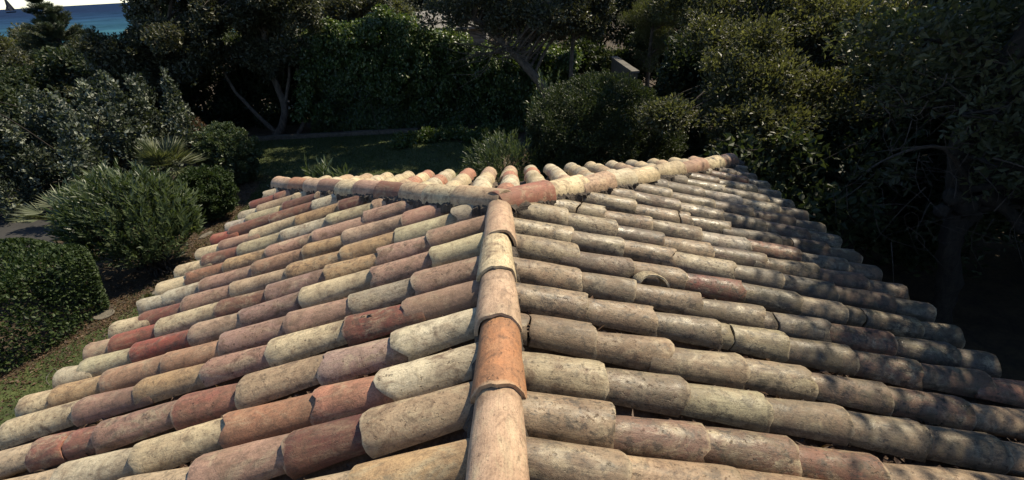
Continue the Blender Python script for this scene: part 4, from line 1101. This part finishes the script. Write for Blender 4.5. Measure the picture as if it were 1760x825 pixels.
for i, (x, y, s, lab) in enumerate([(-6.15, 6.72, .16, 'small yellow green plant beside the round stone cover'), (-6.05, 10.3, .2, 'small leafy weed at the lawn edge by the low round shrub'),
                                    (-5.95, 9.0, .16, 'tuft of bright weed in the border halfway along the roof')]):
    n = 46; d = rdir(n); d[:, 2] = np.abs(d[:, 2]) + .3; d = unit(d)
    V, F = leaves(np.array([x, y, .03]) + d * s * .6, d, rdir(n) + [0, 0, .8], .09 * RNG.uniform(.7, 1.3, n), .045)
    e = empty('small_plant', (x, y, 0), lab, 'plant')
    add('leaves', V, F, L_OLIVE, e, np.repeat(RNG.random(n), 2))
V, F = tube(spline([(X0 - 2.60, 2.16, ZC - MS * 2.6 - .03), (X0 - 2.635, 2.18, ZC - MS * 2.6 - .005), (X0 - 2.65, 2.13, ZC - MS * 2.6 - .03), (X0 - 2.62, 2.1, ZC - MS * 2.6 - .06)], 14), np.full(14, .0012), 5)
tag(add('wire_loop', V, F, M_COPING, smooth=True), 'thin pale wire loop sticking out at the left eave', 'wire')
# dry leaves caught on the roof
for i, (u, y) in enumerate([(.60, 1.72), (.64, 1.735), (.57, 1.71), (.69, 1.725)]):
    V, F = leaves(np.zeros((1, 3)), np.array([[1., .3, .1]]), np.array([[.1, .2, 1.]]), .035, .02, .4)
    o = add('dry_leaf', V, F, M_TWIG); o.location = (X0 - u, y + .02, ZC - MS * u - .012); o.rotation_euler = (.3 * i, .2, i * 1.3)
    tag(o, 'dry brown leaf caught between tiles on the left slope', 'leaf', 'dry leaves on the roof')
# fallen leaves and petals on the lawn
lv = []
for i in range(26):
    x, y = RNG.uniform(-8.6, -1.5), RNG.uniform(11.2, 16)
    V, F = leaves(np.array([[x, y, .05]]), rdir(1) * [1, 1, .2], np.array([[.1, .1, 1.]]), .06, .04)
    if i == 0: fm = np_mesh('fallen_leaf', V - [x, y, .05], F, [.9, .9])
    o = link('fallen_leaf', fm, L_SILV); o.location = (x, y, .05); o.rotation_euler = (0, 0, RNG.uniform(0, 6))
    tag(o, 'pale fallen leaf on the shaded back lawn', 'leaf', 'fallen leaves on the lawn')
# sailing boat on the horizon
bd = Vector((-979.0, 1077.0, 0)).normalized() * 1500
boat = empty('sailing_boat', (bd.x, bd.y, SEA_Z), 'sailing boat with a tall dark sail on the horizon', 'boat')
t = Vector((bd.y, -bd.x, 0)).normalized()
def bp(a, z, o=0.): return (bd.x + t.x * a * .66 + bd.x / 1500 * o, bd.y + t.y * a * .66 + bd.y / 1500 * o, SEA_Z + z * .9)
M_SAIL = simple_rough('dark_sail', lin(52, 56, 72, .4), lin(60, 64, 80, .4), .3, .8, .1, .05)
hv = [bp(-13, 2.4), bp(13, 2.8), bp(12, 2.4, 2.6), bp(-12, 2.2, 2.6), bp(12, 2.4, -2.6), bp(-12, 2.2, -2.6), bp(-11, -.5), bp(10, -.5)]
add('hull', np.array(hv), np.array([(0, 3, 6), (3, 2, 6), (6, 2, 7), (2, 1, 7), (0, 6, 5), (5, 6, 4), (6, 7, 4), (4, 7, 1), (0, 5, 3), (3, 5, 4), (3, 4, 2), (2, 4, 1)]), M_SAIL, boat)
add('mast', *tube([bp(-1, 2), bp(-1, 20), bp(-1, 36)], [.3, .25, .15], 6), M_SAIL, boat)
sv = [bp(-.6, 35.5), bp(12, 4), bp(6, 16, .8), bp(-.6, 4), bp(6, 4, .9)]
add('mainsail', np.array([bp(-.7, 35.5), bp(12.5, 4.5), bp(7, 17, 1.2), bp(-.7, 4), bp(6, 4.2, 1.0), bp(-.7, 18, .4)]), np.array([(0, 2, 5), (5, 2, 4), (5, 4, 3), (2, 1, 4)]), M_SAIL, boat)
add('jib', np.array([bp(-1.3, 33), bp(-12.5, 4), bp(-1.5, 4.5), bp(-5, 14, .8), bp(-1.4, 16, .3)]), np.array([(0, 4, 3), (3, 4, 2), (3, 2, 1)]), M_SAIL, boat)
